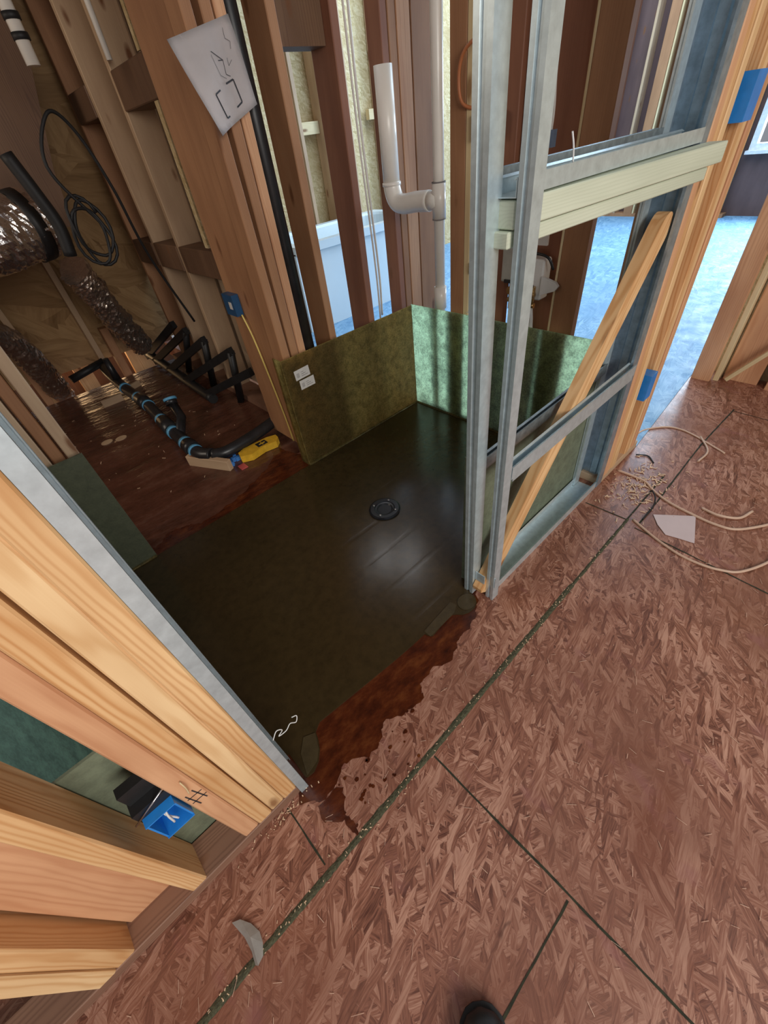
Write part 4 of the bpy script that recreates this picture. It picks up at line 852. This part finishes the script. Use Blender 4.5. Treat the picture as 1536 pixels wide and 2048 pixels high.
tag(link('plastic_scrap', bm, M['clear']), 'half-moon scrap of clear plastic beside the dusty floor seam', 'scrap')
# dust line
bm = bmesh.new(); X = -0.62; prof = []
while X < 1.45:
    k = noise.noise(Vector((X*9, 0, 0))); wdt = (0.0068+0.0022*k)*(1.15 if X < 1.0 else 0.8); y = 0.275-0.022*((X+0.43)/1.87)*0+0.0015*noise.noise(Vector((X*5, 3, 0)))
    prof.append((X, y, wdt, 0.0024+0.0012*noise.noise(Vector((X*40, 1, 1))))); X += 0.008
rows = []
for (x, y, w_, h_) in prof: rows.append([bm.verts.new((x, y+w_*s+random.uniform(-.0009, .0009), z)) for s, z in ((-1, 0.0005), (-0.5, h_*0.8), (0.1, h_), (0.6, h_*0.6), (1, 0.0005))])
for a, b in zip(rows, rows[1:]):
    for k in range(4): bm.faces.new((a[k], b[k], b[k+1], a[k+1]))
tag(link('sawdust_seam', bm, M['dust']), 'dark greenish line of sawdust packed along the long floor seam', 'sawdust', kind='stuff')
def slivers(spots, name, label, mat, lo, hi, wmin, wmax, z=0.0012):
    bm = bmesh.new()
    for (x, y) in spots:
        a = random.uniform(0, math.pi); l = random.uniform(lo, hi); w_ = random.uniform(wmin, wmax); d = Vector((math.cos(a), math.sin(a), random.uniform(-.1, .25))); s = Vector((-math.sin(a), math.cos(a), 0)); c = Vector((x, y, z+0.0005))
        q = [c-d*l/2-s*w_/2, c+d*l/2-s*w_/3, c+d*l/2+s*w_/3, c-d*l/2+s*w_/2]
        for p in q: p.z = max(p.z, z)
        q2 = [p+Vector((0, 0, w_*0.5)) for p in q]
        A = [bm.verts.new(p) for p in q]; B = [bm.verts.new(p) for p in q2]
        bm.faces.new(list(reversed(A))); bm.faces.new(B)
        for i in range(4): bm.faces.new((A[i], A[(i+1) % 4], B[(i+1) % 4], B[i]))
    return tag(link(name, bm, M[mat]), label, 'wood chips', kind='stuff')
sp = [(random.uniform(-0.5, 1.4), 0.275+random.gauss(0, 0.008)) for _ in range(150)]
slivers(sp, 'seam_chips', 'tiny pale wood crumbs along the dusty seam', 'chip', 0.002, 0.006, 0.0012, 0.003)
sp = [(random.gauss(1.66, 0.10), random.gauss(0.335, 0.05)) for _ in range(210)]; sp = [(x, y if y < 0.44 else 0.40) for x, y in sp]
slivers(sp, 'wood_shavings', 'scatter of pale wood shavings at the foot of the right studs', 'chip', 0.006, 0.022, 0.002, 0.005)
sp = [(random.uniform(-0.7, 2.3), random.uniform(-0.6, 0.40)) for _ in range(420)]
slivers(sp, 'wood_fibres', 'thin pale wood fibres strewn over the reddish floor', 'chiplt', 0.006, 0.026, 0.0006, 0.0014)
sp = [(random.gauss(-0.12, 0.05), random.uniform(0.435, 0.455)) for _ in range(50)]
slivers(sp, 'plate_crumbs', 'wood crumbs along the plate under the stack of four studs', 'chip', 0.002, 0.007, 0.001, 0.003)
sp = [(random.uniform(-0.1, 0.8), random.uniform(2.0, 3.5)) for _ in range(45)]
slivers(sp, 'dim_room_crumbs', 'pale crumbs scattered over the dim room floor', 'chip', 0.004, 0.02, 0.002, 0.004)
# frayed string on the left steel stud
cable('string', [(-0.035, 0.452, 0.34), (-0.020, 0.455, 0.355), (-0.010, 0.458, 0.335), (-0.022, 0.46, 0.32), (-0.004, 0.462, 0.312), (0.010, 0.465, 0.318), (0.022, 0.467, 0.300), (0.030, 0.47, 0.315), (0.020, 0.47, 0.325)], 0.0011, 'white', 'frayed curl of white string caught on the left steel stud', 'string')
cable('string', [(0.925, 0.480, 1.172), (0.918, 0.480, 1.195), (0.910, 0.482, 1.215)], 0.0016, 'white', 'short white threads standing up from the upper steel rail', 'string')
cable('wire', [(1.688, 1.262, 0.63), (1.676, 1.245, 0.605), (1.668, 1.262, 0.585), (1.672, 1.29, 0.578)], 0.0018, 'romexw', 'bare curled wire hanging from the low dark blue box', 'wire')
cable('splinter', [(-0.188, 0.459, 0.452), (-0.1885, 0.455, 0.43), (-0.193, 0.456, 0.405)], 0.0012, 'yellow', 'thin pale splinter peeling from the redder outer stud', 'splinter')
# shoe toe
so = empty('shoe', (-0.10, -0.17, 0), 'toe of a black shoe at the bottom edge of the picture', 'shoe')
bm = bmesh.new(); d = Vector((0.62, 0.78, 0)).normalized(); s = Vector((-d.y, d.x, 0)); tip = Vector((-0.016, -0.083, 0))
rings = []
for (t_, hw, h0, h1) in [(0.000, 0.006, 0.018, 0.030), (0.008, 0.026, 0.012, 0.043), (0.022, 0.038, 0.010, 0.052), (0.045, 0.044, 0.010, 0.056), (0.08, 0.048, 0.010, 0.060), (0.12, 0.049, 0.010, 0.072), (0.17, 0.042, 0.012, 0.098), (0.22, 0.036, 0.012, 0.105), (0.27, 0.032, 0.012, 0.10), (0.285, 0.022, 0.014, 0.09)]:
    c = tip-d*t_
    rings.append([bm.verts.new(c+s*hw*math.cos(a)*(1 if math.sin(a) > 0 else 1.0)+Vector((0, 0, (h0+h1)/2+(h1-h0)/2*math.sin(a)))) for a in [2*math.pi*k/20 for k in range(20)]])
for a, b in zip(rings, rings[1:]):
    for k in range(20): bm.faces.new((a[k], b[k], b[(k+1) % 20], a[(k+1) % 20]))
bm.faces.new(rings[0]); bm.faces.new(list(reversed(rings[-1]))); bmesh.ops.recalc_face_normals(bm, faces=bm.faces)
link('upper', bm, M['shoe'], so, smooth=True)
bm = bmesh.new(); poly = []
for t_, hw in [(-0.006, 0.010), (0.0, 0.026), (0.015, 0.040), (0.045, 0.049), (0.09, 0.053), (0.14, 0.048), (0.2, 0.038), (0.26, 0.038), (0.29, 0.028)]: poly.append((t_, hw))
P = [tip-d*t_+s*hw for t_, hw in poly]+[tip-d*t_-s*hw for t_, hw in reversed(poly)]
prism(bm, [(p.x, p.y) for p in P], 0.001, 0.020); bmesh.ops.recalc_face_normals(bm, faces=bm.faces); link('sole', bm, M['rubber'], so)
